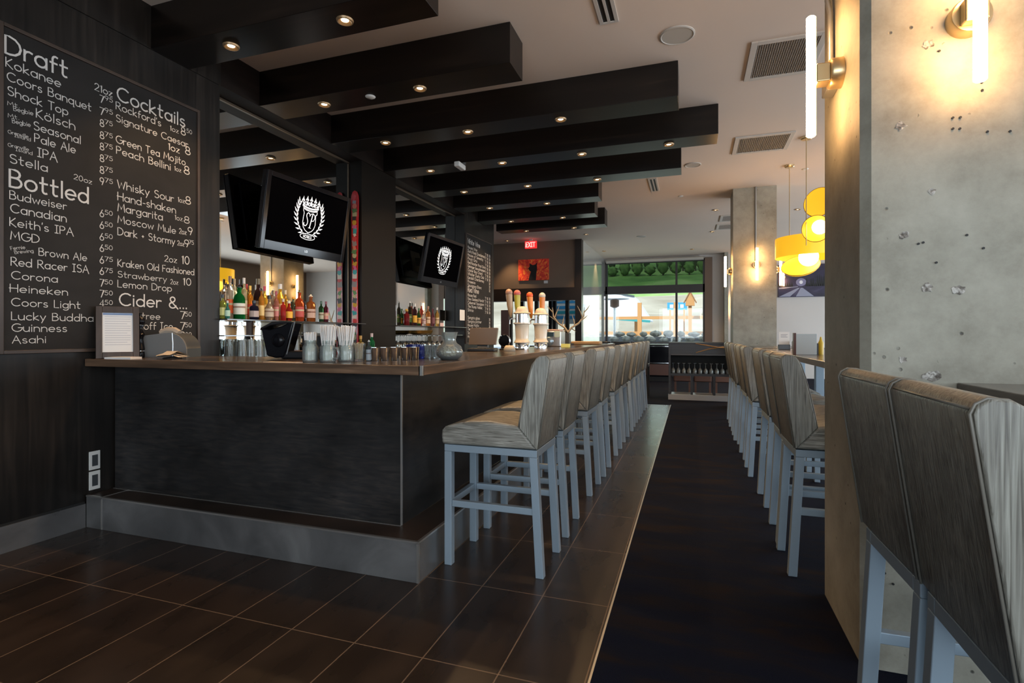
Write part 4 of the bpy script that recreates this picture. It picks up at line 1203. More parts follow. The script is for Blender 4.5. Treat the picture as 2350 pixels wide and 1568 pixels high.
# pepper mill
t = thing('pepper_mill', 'tall turned black pepper mill beside the framed notice', 'pepper mill', (-3.56, 2.60, ZT))
MB().lathe([(0, 0), (.031, 0), (.033, .012), (.030, .04), (.028, .048), (.033, .055), (.030, .075), (.022, .12), (.024, .145), (.029, .16), (.022, .172), (.016, .19), (.016, .205), (.026, .212), (.026, .222), (0, .222)], (0, 0, 0), 20).build('mill_body', BLACKG, t, smooth=35)
MB().lathe([(.022, .224), (.030, .235), (.032, .25), (.026, .27), (.014, .278), (.009, .285), (.012, .295), (.008, .303), (0, .305)], (0, 0, 0), 20).build('mill_head', BLACKG, t, smooth=45)
MB().lathe([(.0305, .041), (.0335, .044), (.0335, .048), (.0305, .051)], (0, 0, 0), 20).build('steel_ring', CHROME, t, smooth=40)
tag(MB().box(-.085, -.05, 0, .085, .05, .012).build('paper_slips', PAPER, loc=(-3.47, 2.425, ZT), rot=(0, 0, .3)), 'white paper slips lying before the framed notice', 'paper')
# receipt printer with arched side
t = thing('receipt_printer', 'grey till printer with rounded top by the chalkboard', 'printer', (-3.44, 2.74, ZT), rz=math.radians(20))
arch = [(.15, 0), (.15, .06)] + circ(.03, .05, .12, 5, 100, 8) + [(-.13, .15), (-.15, .12), (-.15, 0)]
MB().prism(arch, -.09, -.078, 'y').build('side_panel', MIDG, t, .003, smooth=40)
MB().prism([(x * .99, z * .985) for x, z in arch], -.078, .09, 'y').build('body', DARKG, t, .003, smooth=40)
MB().tube([(-.06, -.02, .165), (-.02, -.02, .185), (.03, -.02, .183), (.06, -.02, .165)], .025, 8).build('paper_roll', plain('kraft receipt paper', (.40, .33, .26), .8), t, smooth=40)
# bill spike with notes
t = thing('bill_spike', 'metal bill spike holding curled paper slips', 'bill spike', (-3.21, 2.56, ZT))
MB().lathe([(0, 0), (.055, 0), (.058, .006), (.02, .014), (0, .016)], (0, 0, 0), 18).build('base', STEEL, t, smooth=40)
MB().tube([(0, 0, .01), (.002, 0, .10), (-.004, 0, .168)], .0025, 6).build('spike', STEEL, t)
m = MB()
for i in range(5):
    a = .5 * i
    z = .018 + .004 * i
    pts = [(x * math.cos(a) - y * math.sin(a), x * math.sin(a) + y * math.cos(a), z + .03 * (.06 - abs(x)) / .06 * .5) for x, y in ((-.09, -.03), (0, -.035), (.09, -.03), (.09, .03), (0, .035), (-.09, .03))]
    m.poly([pts[0], pts[1], pts[4], pts[5]]); m.poly([pts[1], pts[2], pts[3], pts[4]])
m.build('paper_slips', plain('buff note paper', (.55, .47, .38), .8), t)
# till terminal
t = thing('till_terminal', 'black till terminal seen from behind on the bar', 'till', (-2.50, 2.80, ZT), rz=math.radians(12))
MB().box(-.02, -.05, 0, .27, .14, .05).build('base', BLACKP, t, .012)
m = MB()
m.prism([(-.11, .02), (-.05, .005), (.01, .012), (.075, .235), (.06, .245), (.0, .215), (-.09, .19), (-.145, .20), (-.15, .19)], -.055, .055, 'y')
m.build('housing', BLACKG, t, .014, smooth=50, seg=3)
m = MB().prism([(-.155, .185), (-.15, .20), (-.07, .24), (.0, .245), (.07, .243), (.075, .23), (0, .225), (-.08, .215)], -.065, .065, 'y')
m.build('screen_hood', BLACKP, t, .006, smooth=40)
MB().bar((.03, -.058, .03), (.085, -.058, .24), .006, .006).build('edge_strip', STEEL, t)
MB().sphere((-.03, -.055, .12), .045, 16, 10, sy=.4).build('pivot_ball', BLACKG, t, smooth=180)
MB().box(.11, -.02, .05, .27, .13, .15).build('card_printer', BLACKP, t, .008)
tag(MB().box(-.11, -.03, 0, .11, .03, .004).build('bar_mat', plain('tan strip', (.5, .38, .28), .6), loc=(-2.16, 2.385, ZT)), 'thin tan card strip at the front edge of the bar', 'card')
# jars with straws
STRAW = plain('white drinking straw', (.82, .79, .75), .5)
def jar(label, loc, straws, flare, top, handle):
    t = thing('mason_jar', label, 'jar', loc, group='jars of straws on the bar')
    MB().lathe([(0, 0), (.040, 0), (.044, .006), (.044, .085), (.034, .10), (.034, .125), (.031, .125), (.031, .10), (.041, .084), (.041, .008), (0, .008)], (0, 0, 0), 22).build('glass_jar', JARG, t, smooth=40)
    MB().lathe([(.0345, .104), (.0365, .108), (.0345, .112), (.0365, .117), (.0345, .121)], (0, 0, 0), 22).build('screw_rim', JARG, t, smooth=40)
    if handle:
        s_ = handle
        MB().tube([(s_ * .042, 0, .078), (s_ * .066, 0, .08), (s_ * .074, 0, .05), (s_ * .064, 0, .02), (s_ * .042, 0, .022)], .006, 8).build('handle', JARG, t, smooth=60)
    n_ = 0
    for i in range(straws):
        a = 2 * PI * i * .381966
        rr = math.sqrt((i + .5) / straws)
        x0, y0_ = .024 * rr * math.cos(a), .024 * rr * math.sin(a)
        x1_, y1_ = flare * rr * math.cos(a), flare * rr * math.sin(a)
        MB().tube([(x0, y0_, .012), (x1_, y1_, top + random.uniform(-.006, .006))], .0034, 6).build('straw', STRAW, t, smooth=60)
jar('jar of short white straws, first of the three straw jars', (-2.06, 2.49, ZT), 60, .034, .165, 0)
jar('handled jar of tall white straws, in the middle of the straw jars', (-1.965, 2.52, ZT), 64, .046, .205, 1)
jar('handled jar of long splayed straws, beside the toothpick glass', (-1.90, 2.60, ZT), 60, .054, .205, -1)
t = thing('pepper_shaker', 'dark bottle with black lid standing between the straw jars', 'shaker', (-2.0, 2.70, ZT))
MB().lathe([(0, 0), (.027, 0), (.029, .01), (.026, .05), (.028, .09), (.026, .115), (0, .115)], (0, 0, 0), 18).build('bottle_body', plain('smoked glass', (.03, .05, .06), .08), t, smooth=40)
MB().lathe([(.029, .115), (.031, .12), (.030, .145), (0, .148)], (0, 0, 0), 18).build('lid', BLACKP, t, smooth=40)
t = thing('tumbler', 'clear glass of wooden toothpicks on the bar', 'glass', (-1.855, 2.66, ZT))
MB().lathe([(0, 0), (.032, 0), (.041, .105), (.038, .105), (.029, .012), (0, .012)], (0, 0, 0), 20).build('glass', TUMBLER, t, smooth=40)
TP = plain('birch toothpick', (.55, .38, .18), .6)
for i in range(46):
    a = i * 2.4; rr = math.sqrt((i + .5) / 46)
    MB().tube([(.022 * rr * math.cos(a), .022 * rr * math.sin(a), .014), (.040 * rr * math.cos(a + .3), .040 * rr * math.sin(a + .3), .10 + .012 * math.sin(i))], .0018, 5).build('toothpick', TP, t)
bottle('small bottle with an orange cap behind the toothpick glass', (-1.94, 2.80, ZT), .15, .019, 'tall', (.5, .3, .05), None, (.65, .32, .03))
bottle('small bottle with a green neck behind the toothpick glass', (-1.88, 2.83, ZT), .165, .019, 'tall', (.02, .22, .07), (.02, .3, .1), (.6, .4, .35))
bottle('small bitters bottle with a metal pourer before the steel cups', (-1.80, 2.68, ZT), .125, .0165, 'square', (.10, .11, .12), (.30, .34, .37), (.6, .6, .6), 'pourer', lbl=(.05, .55))
cupm = None
for i, (u, Y) in enumerate(((860, 2.70), (882, 2.74), (905, 2.79), (929, 2.84), (951, 2.90))):
    r_ = (u - CX) / FPX
    X = Y * (r_ * cY - sY) / (r_ * sY + cY)
    lab = 'polished steel cup on the bar, %s in its row from the straw jars' % ORD[i]
    if cupm is None:
        cupm = tag(MB().lathe([(0, 0), (.024, 0), (.026, .003), (.031, .078), (.032, .080), (.030, .080), (.024, .006), (0, .006)], (0, 0, 0), 22).build('steel_cup', CHROME, smooth=40, loc=(X, Y, ZT)), lab, 'cup', 'steel cups')
    else:
        o = cupm.copy(); COL.objects.link(o); o.location = (X, Y, ZT); o['label'] = lab
tag(MB().lathe([(0, 0), (.058, 0), (.063, .01), (.060, .092), (.057, .092), (.058, .012), (0, .01)], (0, 0, 0), 26).build('blue_pitcher', plain('cobalt blue glass', (.03, .045, .26), .06, trans=.55, ior=1.3), smooth=40, loc=(-1.705, 3.06, ZT)), 'cobalt blue glass vessel behind the steel cups', 'vessel')
tg = None
for i in range(8):
    u = 980 + (i % 4) * 12
    Y = 3.12 + .09 * (i // 4) + .03 * (i % 4)
    r_ = (u - CX) / FPX
    X = Y * (r_ * cY - sY) / (r_ * sY + cY)
    X = max(X, -1.9)
    lab = 'ribbed clear tumbler between the blue vessel and the carafe, %s in the %s row' % (ORD[i % 4], ('front', 'back')[i // 4])
    if tg is None:
        tg = tag(MB().lathe([(0, 0), (.026, 0), (.034, .085), (.0315, .085), (.024, .008), (0, .008)], (0, 0, 0), 12).build('ribbed_tumbler', TUMBLER, loc=(X, Y, ZT)), lab, 'glass', 'clear tumblers on the bar')
    else:
        o = tg.copy(); COL.objects.link(o); o.location = (X - .0, Y, ZT); o['label'] = lab
t = thing('carafe', 'round bellied glass carafe of popcorn coloured snacks on the bar', 'carafe', (-1.42, 2.98, ZT))
MB().lathe([(0, 0), (.05, 0), (.078, .025), (.084, .05), (.072, .085), (.044, .105), (.038, .125), (.050, .168), (.052, .172), (.048, .172), (.034, .125), (.041, .104), (.068, .083), (.08, .05), (.074, .027), (.048, .006), (0, .006)], (0, 0, 0), 28).build('glass_body', JARG, t, smooth=50)
MB().lathe([(0, .008), (.046, .008), (.070, .03), (.076, .05), (.064, .078), (.03, .092), (0, .096)], (0, 0, 0), 22).build('snack_mix', streak('snack mix', [(.35, (.10, .06, .03)), (.5, (.45, .33, .18)), (.65, (.62, .55, .42))], (70, 70, 70), .7), t, smooth=50)
# second till
t = thing('till_terminal', 'brown lit till screen standing behind the bar before the wine board', 'till', (-1.86, 4.62, ZT), rz=math.radians(8))
MB().box(-.13, -.08, 0, .13, .09, .03).build('base', BLACKP, t, .008)
MB().prism([(-.02, .03), (.03, .03), (.11, .20), (.09, .215), (.07, .21)], -.05, .05, 'x').build('stand', DARKG, t, .004)
m = MB().prism([(-.13, .06), (.13, .06), (.15, .215), (.145, .22), (-.105, .22), (-.115, .215)], -.025, .02, 'y')
m.build('screen_housing', plain('bronze plastic', (.16, .10, .055), .3), t, .008)
tag(MB().lathe([(0, 0), (.05, 0), (.045, .03), (.03, .055), (.015, .05), (0, .06)], (0, 0, 0), 14, sx=1.2).build('folded_towel', plain('cream towel', (.5, .43, .32), .9), smooth=180, loc=(-1.62, 4.70, ZT)), 'crumpled cream towel by the brown till', 'towel')
tag(MB().box(-.10, -.12, 0, .10, .12, .012).build('drip_tray', BLACKP, bevel=.004, loc=(-1.78, 5.25, ZT)), 'black drip tray in front of the beer towers', 'tray')
# beer towers
def tap(t, z, ang, cols, mats_=None):
    ca, sa = math.cos(ang), math.sin(ang)
    m = MB().tube([(.075 * ca, .075 * sa, z), (.12 * ca, .12 * sa, z), (.135 * ca, .135 * sa, z - .015), (.135 * ca, .135 * sa, z - .06)], .009, 8)
    f = m.build('tap_faucet', CHROME, t, smooth=50)
    x, y = .125 * ca, .125 * sa
    m = MB().tube([(x, y, z + .012), (x * 1.02, y * 1.02, z + .05), (x * 1.1, y * 1.1, z + .15), (x * 1.16, y * 1.16, z + .27)], .02, 10, radii=[.009, .02, .032, .038])
    m.build('tap_handle', plain('tap handle %.2f %.2f %.2f' % cols, cols, .35), t, smooth=50)
    m = MB().sphere((x * 1.17, y * 1.17, z + .29), .042, 10, 8)
    m.build('tap_finial', plain('tap finial %.2f %.2f %.2f' % mats_, mats_, .35), t, smooth=180)
def tower(label, loc, taps):
    t = thing('beer_tower', label, 'beer tap tower', loc, group='beer towers')
    MB().lathe([(0, 0), (.075, 0), (.075, .055), (.072, .06)], (0, 0, 0), 28).build('chrome_foot', CHROME, t, smooth=40)
    MB().lathe([(.072, .06), (.088, .064), (.090, .07), (.082, .085), (.072, .10), (.071, .12), (.076, .20), (.079, .255), (.082, .268), (.096, .276), (.096, .286), (.08, .29), (0, .29)], (0, 0, 0), 32).build('ceramic_body', CREAM, t, smooth=45)
    MB().lathe([(.074, .29), (.074, .385)], (0, 0, 0), 28).build('chrome_band', CHROME, t, smooth=60)
    MB().lathe([(.074, .383), (.094, .388), (.097, .396), (.085, .404), (.070, .408), (.066, .43), (.058, .452), (.035, .468), (0, .472)], (0, 0, 0), 32).build('ceramic_cap', CREAM, t, smooth=45)
    for a, c1_, c2_ in taps:
        tap(t, .335, a, c1_, c2_)
tower('nearer cream ceramic beer tower with a wood tap handle', (-1.79, 5.62, ZT), ((PI + .2, (.35, .24, .14), (.40, .22, .15)), (PI * .72, (.36, .33, .02), (.5, .12, .10))))
tower('farther cream ceramic beer tower with an orange tap handle', (-1.69, 6.04, ZT), ((PI * .95, (.65, .22, .02), (.75, .10, .02)), (PI * .55, (.55, .20, .03), (.5, .5, .45))))
# dark till guard and badge near the towers
t = thing('beer_badge', 'black oval beer badge on a dark post behind the bar', 'sign', (-2.02, 5.70, .9))
MB().box(-.05, .0, 0, .05, .03, .62).build('post', plain('dark post', (.03, .015, .018), .4), t, .004)
MB().lathe([(0, -.02), (.062, -.018), (.062, 0), (0, 0)], (0, 0, .27), 24, 'y', sy=1.0).build('badge_face', BLACKG, t, smooth=40)
MB().lathe([(.062, -.024), (.072, -.02), (.072, 0), (.062, 0)], (0, 0, .27), 24, 'y').build('badge_rim', CHROME, t, smooth=40)
# coffee machine
t = thing('coffee_machine', 'steel coffee machine with a teal panel behind the beer towers', 'coffee machine', (-1.72, 6.75, ZT))
MB().box(-.15, -.12, 0, .13, .14, .20).build('body', STEEL, t, .012)
MB().box(-.14, -.128, .13, .04, -.118, .19).build('control_panel', plain('dark teal panel', (.03, .06, .08), .2), t, .003)
MB().box(.05, -.128, .12, .125, -.118, .20).build('display', plain('pale green display', (.45, .55, .47), .3), t, .003)
MB().sphere((-.03, -.11, .07), .07, 16, 10, sy=.4).build('water_dome', plain('steel blue dome', (.25, .33, .40), .15, .6), t, smooth=180)
MB().box(-.12, -.10, .20, .11, .10, .225).build('cup_tray', plain('pinkish cup tray', (.45, .30, .24), .4), t, .006)
tag(MB().box(-.05, -.04, 0, .05, .04, .04).build('sticky_notes', plain('yellow notes', (.72, .72, .22), .7), loc=(-1.50, 6.52, ZT)), 'block of yellow notes beside the coffee machine', 'notes')
bottle('slim dark bottle with white label past the coffee machine', (-1.69, 7.15, ZT), .20, .03, 'wine', (.02, .02, .02), (.6, .58, .56), BK)
tag(MB().box(-.05, -.06, 0, .05, .06, .18).build('menu_box', DARKG, bevel=.004, loc=(-1.72, 7.55, ZT)), 'dark grey upright menu box past the slim bottle', 'box')
# antlers
t = thing('antler_stand', 'branching antler ornament standing on the bar behind the beer towers', 'antlers', (-1.80, 8.0, ZT))
ANT = plain('pale antler', (.42, .33, .22), .55)
MB().lathe([(0, 0), (.09, 0), (.09, .02), (.02, .03), (.014, .2), (0, .2)], (0, 0, 0), 16).build('base', BLACKM, t, smooth=40)
for sg in (-1, 1):
    MB().tube([(0, 0, .19), (sg * .05, 0, .26), (sg * .16, .02, .33), (sg * .24, .02, .44), (sg * .25, 0, .58)], .012, 8, radii=[.016, .015, .013, .011, .004]).build('antler', ANT, t, smooth=60)
    a_ = t.children[-1]
    for (x, z), (x1_, z1_) in (((.10, .29), (.06, .46)), ((.18, .36), (.30, .45)), ((.22, .42), (.14, .60)), ((.245, .5), (.33, .60)), ((.05, .25), (.12, .20))):
        MB().tube([(sg * x, .02, z), (sg * (x + x1_) / 2 * 1.02, .02, (z + z1_) / 2), (sg * x1_, .0, z1_)], .009, 7, radii=[.010, .008, .003]).build('tine', ANT, a_, smooth=60)
tag(MB().box(-.23, -.13, 0, .23, .13, .05).build('serving_board', plain('golden wood board', (.42, .26, .12), .4), bevel=.015, loc=(-1.58, 8.35, ZT)), 'thick golden wood serving board near the far end of the bar', 'board')
# ================================================================== WALL SCONCES
def sconce(label, loc, nx, ny, reach=.10, box=None, power=16.0, group='tube wall lights'):
    """loc = point on the wall at the middle of the fitting; (nx, ny) = outward normal."""
    t = thing('tube_sconce', label, 'wall light', loc, group=group)
    ax = 'x' if abs(nx) > .5 else 'y'
    sg = nx if ax == 'x' else ny
    m = MB()
    d = [(0, 0), (.062, 0), (.062, sg * .04), (.058, sg * .048), (0, sg * .048)]
    m.lathe(d, (0, 0, 0), 24, ax)
    m.build('backplate', BRASS, t, smooth=40)
    a, b = .046, reach - .014
    m = MB()
    m.box(min(nx * a, nx * b) - (0 if nx else .035), min(ny * a, ny * b) - (0 if ny else .035), -.04, max(nx * a, nx * b) + (0 if nx else .035), max(ny * a, ny * b) + (0 if ny else .035), .04)
    m.build('arm', BRASS, t, .006)
    MB().lathe([(0, -.257), (.014, -.257), (.019, -.252), (.019, .252), (.014, .257), (0, .257)], (nx * reach, ny * reach, 0), 18).build('light_tube', TUBE, t, smooth=40)
    return t


sconce('bright tube wall light on the left face of the near concrete column', (.60, 2.56, 2.345), -1, 0, .115, power=26)
sconce('bright tube wall light on the front of the near concrete column', (.915, 2.28, 2.345), 0, -1, .10, power=26)
sconce('tube wall light on the side of the far concrete column', (.64, 9.6, 2.30), -1, 0, .10)
sconce('tube wall light on the front of the far concrete column', (.985, 9.30, 2.36), 0, -1, .10)
sconce('small distant tube light glowing on the grey wall left of the far column', (1.16, 16.7, 2.08), 0, -1, .10, power=5)
sconce('small distant tube light seen below the yellow pendant lamp', (2.46, 16.7, 2.87), 0, -1, .10, power=5)
sconce('unseen added tube light on the back face of the near concrete column', (.93, 2.86, 2.345), 0, 1, .10)  # unseen lamp, added to warm the ceiling
sconce('unseen added tube light on the right face of the near concrete column', (1.26, 2.56, 2.345), 1, 0, .10)  # out of view too, added for more warm ceiling light
sconce('unseen added tube light on the right face of the far concrete column', (1.28, 9.6, 2.30), 1, 0, .10)  # extra unseen tube, put in for its warm light
GALV = plain('galvanised conduit', (.40, .40, .39), .4, .8)
t = thing('junction_box', 'grey electrical box and conduit on the edge of the near column', 'conduit', (.60, 2.66, 2.36))
MB().box(-.045, -.055, -.06, -.002, .045, .06).build('box', GALV, t, .004)
MB().tube([(-.02, .0, .06), (-.02, .005, .3), (-.03, .01, .36), (-.03, .02, 1.245)], .011, 10).build('conduit_pipe', GALV, t, smooth=60)
MB().lathe([(.014, -.01), (.016, 0), (.014, .01)], (-.03, .012, .66), 12).build('conduit_clip', STEEL, t, smooth=40)
t = thing('conduit', 'thin conduit running down the front of the far column', 'conduit', (.975, 9.285, 2.4))
MB().tube([(0, 0, 0), (0, 0, 1.208)], .013, 10).build('conduit_pipe', GALV, t, smooth=60)
MB().box(-.03, -.012, -.05, .03, .012, .0).build('box', GALV, t, .003)
# ================================================================== PENDANTS
YEL = plain('glowing amber shade', (.85, .50, .03), .35, emit=(1.0, .52, .02), es=0.75)
WHT = plain('glowing white diffuser', (.9, .85, .7), .4, emit=(1.0, .74, .38), es=9)
RIMY = plain('amber shade rim', (.55, .30, .05), .3, .5)
def dish(t, c, r, normal, name, mat, depth=.03, rim=True):
    n = Vector(normal).normalized()
    q = Vector((0, 0, 1)).rotation_difference(n)
    m = MB().lathe([(0, -depth), (r * .6, -depth * .8), (r * .92, -depth * .3), (r, 0), (r * .985, .004), (r * .9, -depth * .25 + .004), (r * .6, -depth * .7), (0, -depth + .004)], (0, 0, 0), 36)
    o = m.build(name, mat, t, smooth=50)
    o.rotation_mode = 'QUATERNION'; o.rotation_quaternion = q; o.location = c
    if rim:
        m = MB().tube([(r * math.cos(2 * PI * k / 36), r * math.sin(2 * PI * k / 36), 0) for k in range(37)], .005, 6)
        e = m.build('rim', RIMY, o, smooth=180)
    return o
t = thing('pendant_lamp', 'nearer yellow pendant with two tilted glowing discs beside the column', 'pendant lamp', (1.305, 7.15, ZC), group='yellow pendant lamps')
MB().lathe([(0, -.03), (.05, -.03), (.062, -.02), (.065, 0), (0, 0)], (0, 0, 0), 24).build('ceiling_canopy', BRASS, t, smooth=40)
MB().tube([(0, 0, -.03), (0, 0, -1.30)], .005, 8).build('rod', BRASS, t)
dish(t, (.135, 0, -.79), .175, (-.55, -.8, .1), 'upper_shade', YEL, .02)
o = dish(t, (.10, -.03, -1.11), .155, (-.35, -.93, -.15), 'lower_shade', YEL, .03)
MB().sphere((.13, -.06, -1.10), .085, 16, 10, sy=.5).build('glass_globe', WHT, t, smooth=180)
t = thing('pendant_lamp', 'farther yellow pendant with a wide drum shade and globe', 'pendant lamp', (1.30, 8.27, ZC), group='yellow pendant lamps')
MB().lathe([(0, -.03), (.05, -.03), (.062, -.02), (.065, 0), (0, 0)], (0, 0, 0), 24).build('ceiling_canopy', BRASS, t, smooth=40)
MB().tube([(0, 0, -.03), (0, 0, -1.12)], .005, 8).build('rod', BRASS, t)
MB().lathe([(.42, -1.30), (.42, -1.03), (.412, -1.03), (.412, -1.30)], (.24, 0, 0), 40).build('drum_shade', YEL, t, smooth=40)
m = MB()
for k in range(3):
    a = 2 * PI * k / 3 + .4
    m.tube([(0, 0, -1.10), (.24 + .41 * math.cos(a), .41 * math.sin(a), -1.06)], .004, 6)
m.build('spider_frame', BRASS, t)
o = dish(t, (.12, -.1, -1.42), .24, (-.28, -.75, .95), 'lower_shade', YEL, .10)
MB().sphere((.215, -.12, -1.31), .125, 18, 12).build('glass_globe', WHT, t, smooth=180)
# ================================================================== HIGH TABLES ON THE RIGHT
TABW = streak('grey brown table wood', [(0.3, (.06, .045, .035)), (0.6, (.11, .085, .068)), (0.8, (.17, .135, .11))], (14, 2, 14), .18, spec=.7)
def hightable(label, x0, x1, y0, y1):
    t = thing('high_table', label, 'table', ((x0 + x1) / 2, (y0 + y1) / 2, .004))
    a, b = (x1 - x0) / 2, (y1 - y0) / 2
    MB().box(-a, -b, 1.022, a, b, 1.066).build('tabletop', TABW, t, .004)
    for sy in ((-1, 1) if b > .5 else (0,)):
        MB().box(.06, sy * b * .7 - .04, .03, .14, sy * b * .7 + .04, 1.022).build('leg', GREYMETAL, t, .004)
        MB().box(-.1, sy * b * .7 - .2, 0, .3, sy * b * .7 + .2, .03).build('foot_plate', GREYMETAL, t, .004)
    return t
hightable('long wooden high table with menus beyond the near column', .795, 1.62, 3.02, 7.10)
hightable('short wooden high table end past the long one', .82, 1.62, 7.35, 8.70)
hightable('high table butting against the front of the near column', .888, 1.75, .30, 2.275)
def menu(label, x, y, w, h, ang):
    t = thing('menu_holder', label, 'menu', (x, y, 1.0705), rz=ang, group='menu holders on the high table')
    MB().box(-w / 2, -.012, 0.0, w / 2, .0, h).build('menu_cover', plain('pale blue grey card', (.40, .47, .50), .5), t, .002)
    MB().box(-w / 2 - .02, -.016, 0, -w / 2, .035, h + .008).build('wood_end', plain('dark wine wood', (.08, .035, .03), .4), t, .002)
    MB().box(-w / 2, .0, 0, w / 2 + .015, .030, h * .55).build('caddy_box', BLACKP, t, .003)
    MB().lathe([(0, 0), (.02, 0), (.021, .10), (.012, .118), (.006, .15), (0, .15)], (w / 2 + .035, .015, 0), 14).build('mustard_bottle', plain('mustard yellow', (.55, .38, .02), .4), t, smooth=45)
    return t
menu('pale blue menu standing in a caddy, the one farther from the column', .915, 5.02, .155, .175, 0)
menu('pale blue menu in a caddy partly hidden by the near column', 1.035, 4.42, .15, .165, 0)
t = thing('table_card', 'small white table card on a black block', 'table card', (1.0, 6.72, 1.0705))
MB().box(-.06, -.04, 0, .06, .04, .055).build('block', BLACKP, t, .003)
MB().box(-.055, -.012, .055, .055, -.008, .20).build('card', PAPER, t)
m = MB()
for i in range(3):
    m.poly([(-.035, -.0125, .165 - i * .014), (.035 - .012 * (i % 2), -.0125, .165 - i * .014), (.035 - .012 * (i % 2), -.0125, .171 - i * .014), (-.035, -.0125, .171 - i * .014)])
m.build('print_lines', plain('grey print', (.35, .35, .38), .8), t)
tag(MB().box(-.07, -.05, 0, .07, .05, .10).build('napkin_box', BLACKP, bevel=.012, loc=(1.14, 6.62, 1.0705)), 'black napkin box beside the white table card', 'napkin box')
# navy chair beyond the long high table
t = thing('upholstered_chair', 'dark navy upholstered chair beyond the long high table', 'chair', (1.98, 5.4, .004), rz=.2)
NAVY = plain('navy upholstery', (.012, .018, .042), .7)
MB().box(-.24, -.24, .50, .24, .24, .62).build('seat', NAVY, t, .03)
MB().box(.17, -.24, .62, .25, .24, 1.06).build('backrest', NAVY, t, .03)
for sx in (-1, 1):
    for sy in (-1, 1):
        MB().box(sx * .2 - .02, sy * .2 - .02, 0, sx * .2 + .02, sy * .2 + .02, .50).build('leg', GREYMETAL, t)
# ================================================================== SERVICE STATION WITH WINE GLASSES
DKCAB = streak('charcoal cabinet wood', [(0.3, (.018, .016, .017)), (0.7, (.038, .034, .034))], (2, 2, 20), .35)
x0, x1, y0, y1 = -.415, .80, 10.5, 10.95
t = thing('service_station', 'charcoal open service station with a shelf of wine glasses', 'cabinet', ((x0 + x1) / 2, y0, 0.004))
a = (x1 - x0) / 2
MB().box(-a, 0, 1.055, a, .45, 1.09).build('top', DKCAB, t, .004)
MB().box(-a + .02, .015, .865, a - .02, .03, 1.055).build('front_rail', DKCAB, t)
MB().box(-a, 0, .10, -a + .04, .45, 1.055).build('side_panel', DKCAB, t, .003)
MB().box(a - .04, 0, .10, a, .45, 1.055).build('side_panel', DKCAB, t, .003)
MB().box(-a + .04, -.01, .845, a - .04, .45, .865).build('shelf', plain('grey shelf edge', (.10, .10, .105), .4), t)
MB().box(-a + .04, .0, .455, a - .04, .45, .50).build('shelf', DKCAB, t)
MB().box(-a + .04, .43, .50, a - .04, .45, .845).build('back_panel', BLACKM, t)
for xx in (-a + .42, a - .40):
    MB().box(xx - .02, .02, .10, xx + .02, .43, .455).build('divider', DKCAB, t)
MB().box(-a - .005, -.012, 0, a + .005, .45, .10).build('plinth', plain('pale stone plinth', (.42, .42, .42), .3), t)
w0 = None
for i in range(22):
    lab = '%s upturned wine glass from the bar side in the service station, %s row' % ((ORD + ['last'])[i % 11], ('front', 'back')[i // 11])
    loc = (-.335 + .098 * (i % 11), y0 + .10 + .14 * (i // 11), .504 + .0)
    if w0 is None:
        w0 = tag(MB().lathe([(.036, 0), (.040, .05), (.022, .085), (.005, .10), (.004, .175), (.032, .185), (.032, .188), (0, .188), (0, .098), (.018, .084), (.037, .05), (.033, 0)], (0, 0, 0), 16).build('wine_glass', STEMW, smooth=40, loc=loc), lab, 'glass', 'wine glasses in the service station')
    else:
        o = w0.copy(); COL.objects.link(o); o.location = loc; o['label'] = lab
BRW = plain('bare branch wood', (.42, .24, .10), .6)
t = thing('decorative_branch', 'bare crossed branches leaning over the front of the service station', 'branch', (.35, 10.46, .94))
MB().tube([(-.27, 0, -.04), (-.05, 0, .03), (.2, 0, .07), (.4, 0, .065)], .012, 7, radii=[.008, .012, .013, .009]).build('twig', BRW, t, smooth=60)
MB().tube([(-.28, .0, .13), (-.1, -.0, .10), (.12, -.01, .06), (.38, -.01, .04)], .012, 7, radii=[.007, .011, .012, .010]).build('twig', BRW, t, smooth=60)
# brown low stools beyond
BLEA = plain('brown leather', (.14, .065, .042), .4)
p0 = None
for i, x in enumerate((-.18, .22, .62)):
    lab = ('brown leather low stool behind the service station, bar side', 'brown leather low stool behind the service station, middle', 'brown leather low stool behind the service station, column side')[i]
    if p0 is None:
        p0 = thing('low_stool', lab, 'stool', (x, 11.7, .004), group='low brown stools')
        MB().box(-.17, -.17, .26, .17, .17, .44).build('seat', BLEA, p0, .02)
        for sx in (-1, 1):
            for sy in (-1, 1):
                MB().box(sx * .14 - .018, sy * .14 - .018, 0, sx * .14 + .018, sy * .14 + .018, .26).build('leg', BLEA, p0)
    else:
        dup(p0, (x, 11.7, .004), None, lab)
# dark cooler below the far window
t = thing('display_cooler', 'dark glass fronted cooler with chrome rails near the far window', 'cooler', (-.95, 14.5, .004))
MB().box(-.55, 0, .12, .45, .5, .97).build('cabinet', BLACKG, t, .01)
MB().box(-.55, -.012, .91, .45, 0, .935).build('chrome_rail', CHROME, t)
MB().box(-.55, -.012, .47, .45, 0, .495).build('chrome_rail', CHROME, t)
MB().box(-.53, -.008, .16, .43, 0, .45).build('lower_panel', plain('reddish brown panel', (.12, .06, .045), .35), t)
MB().box(-.52, .03, 0, .42, .47, .12).build('plinth', BLACKM, t)
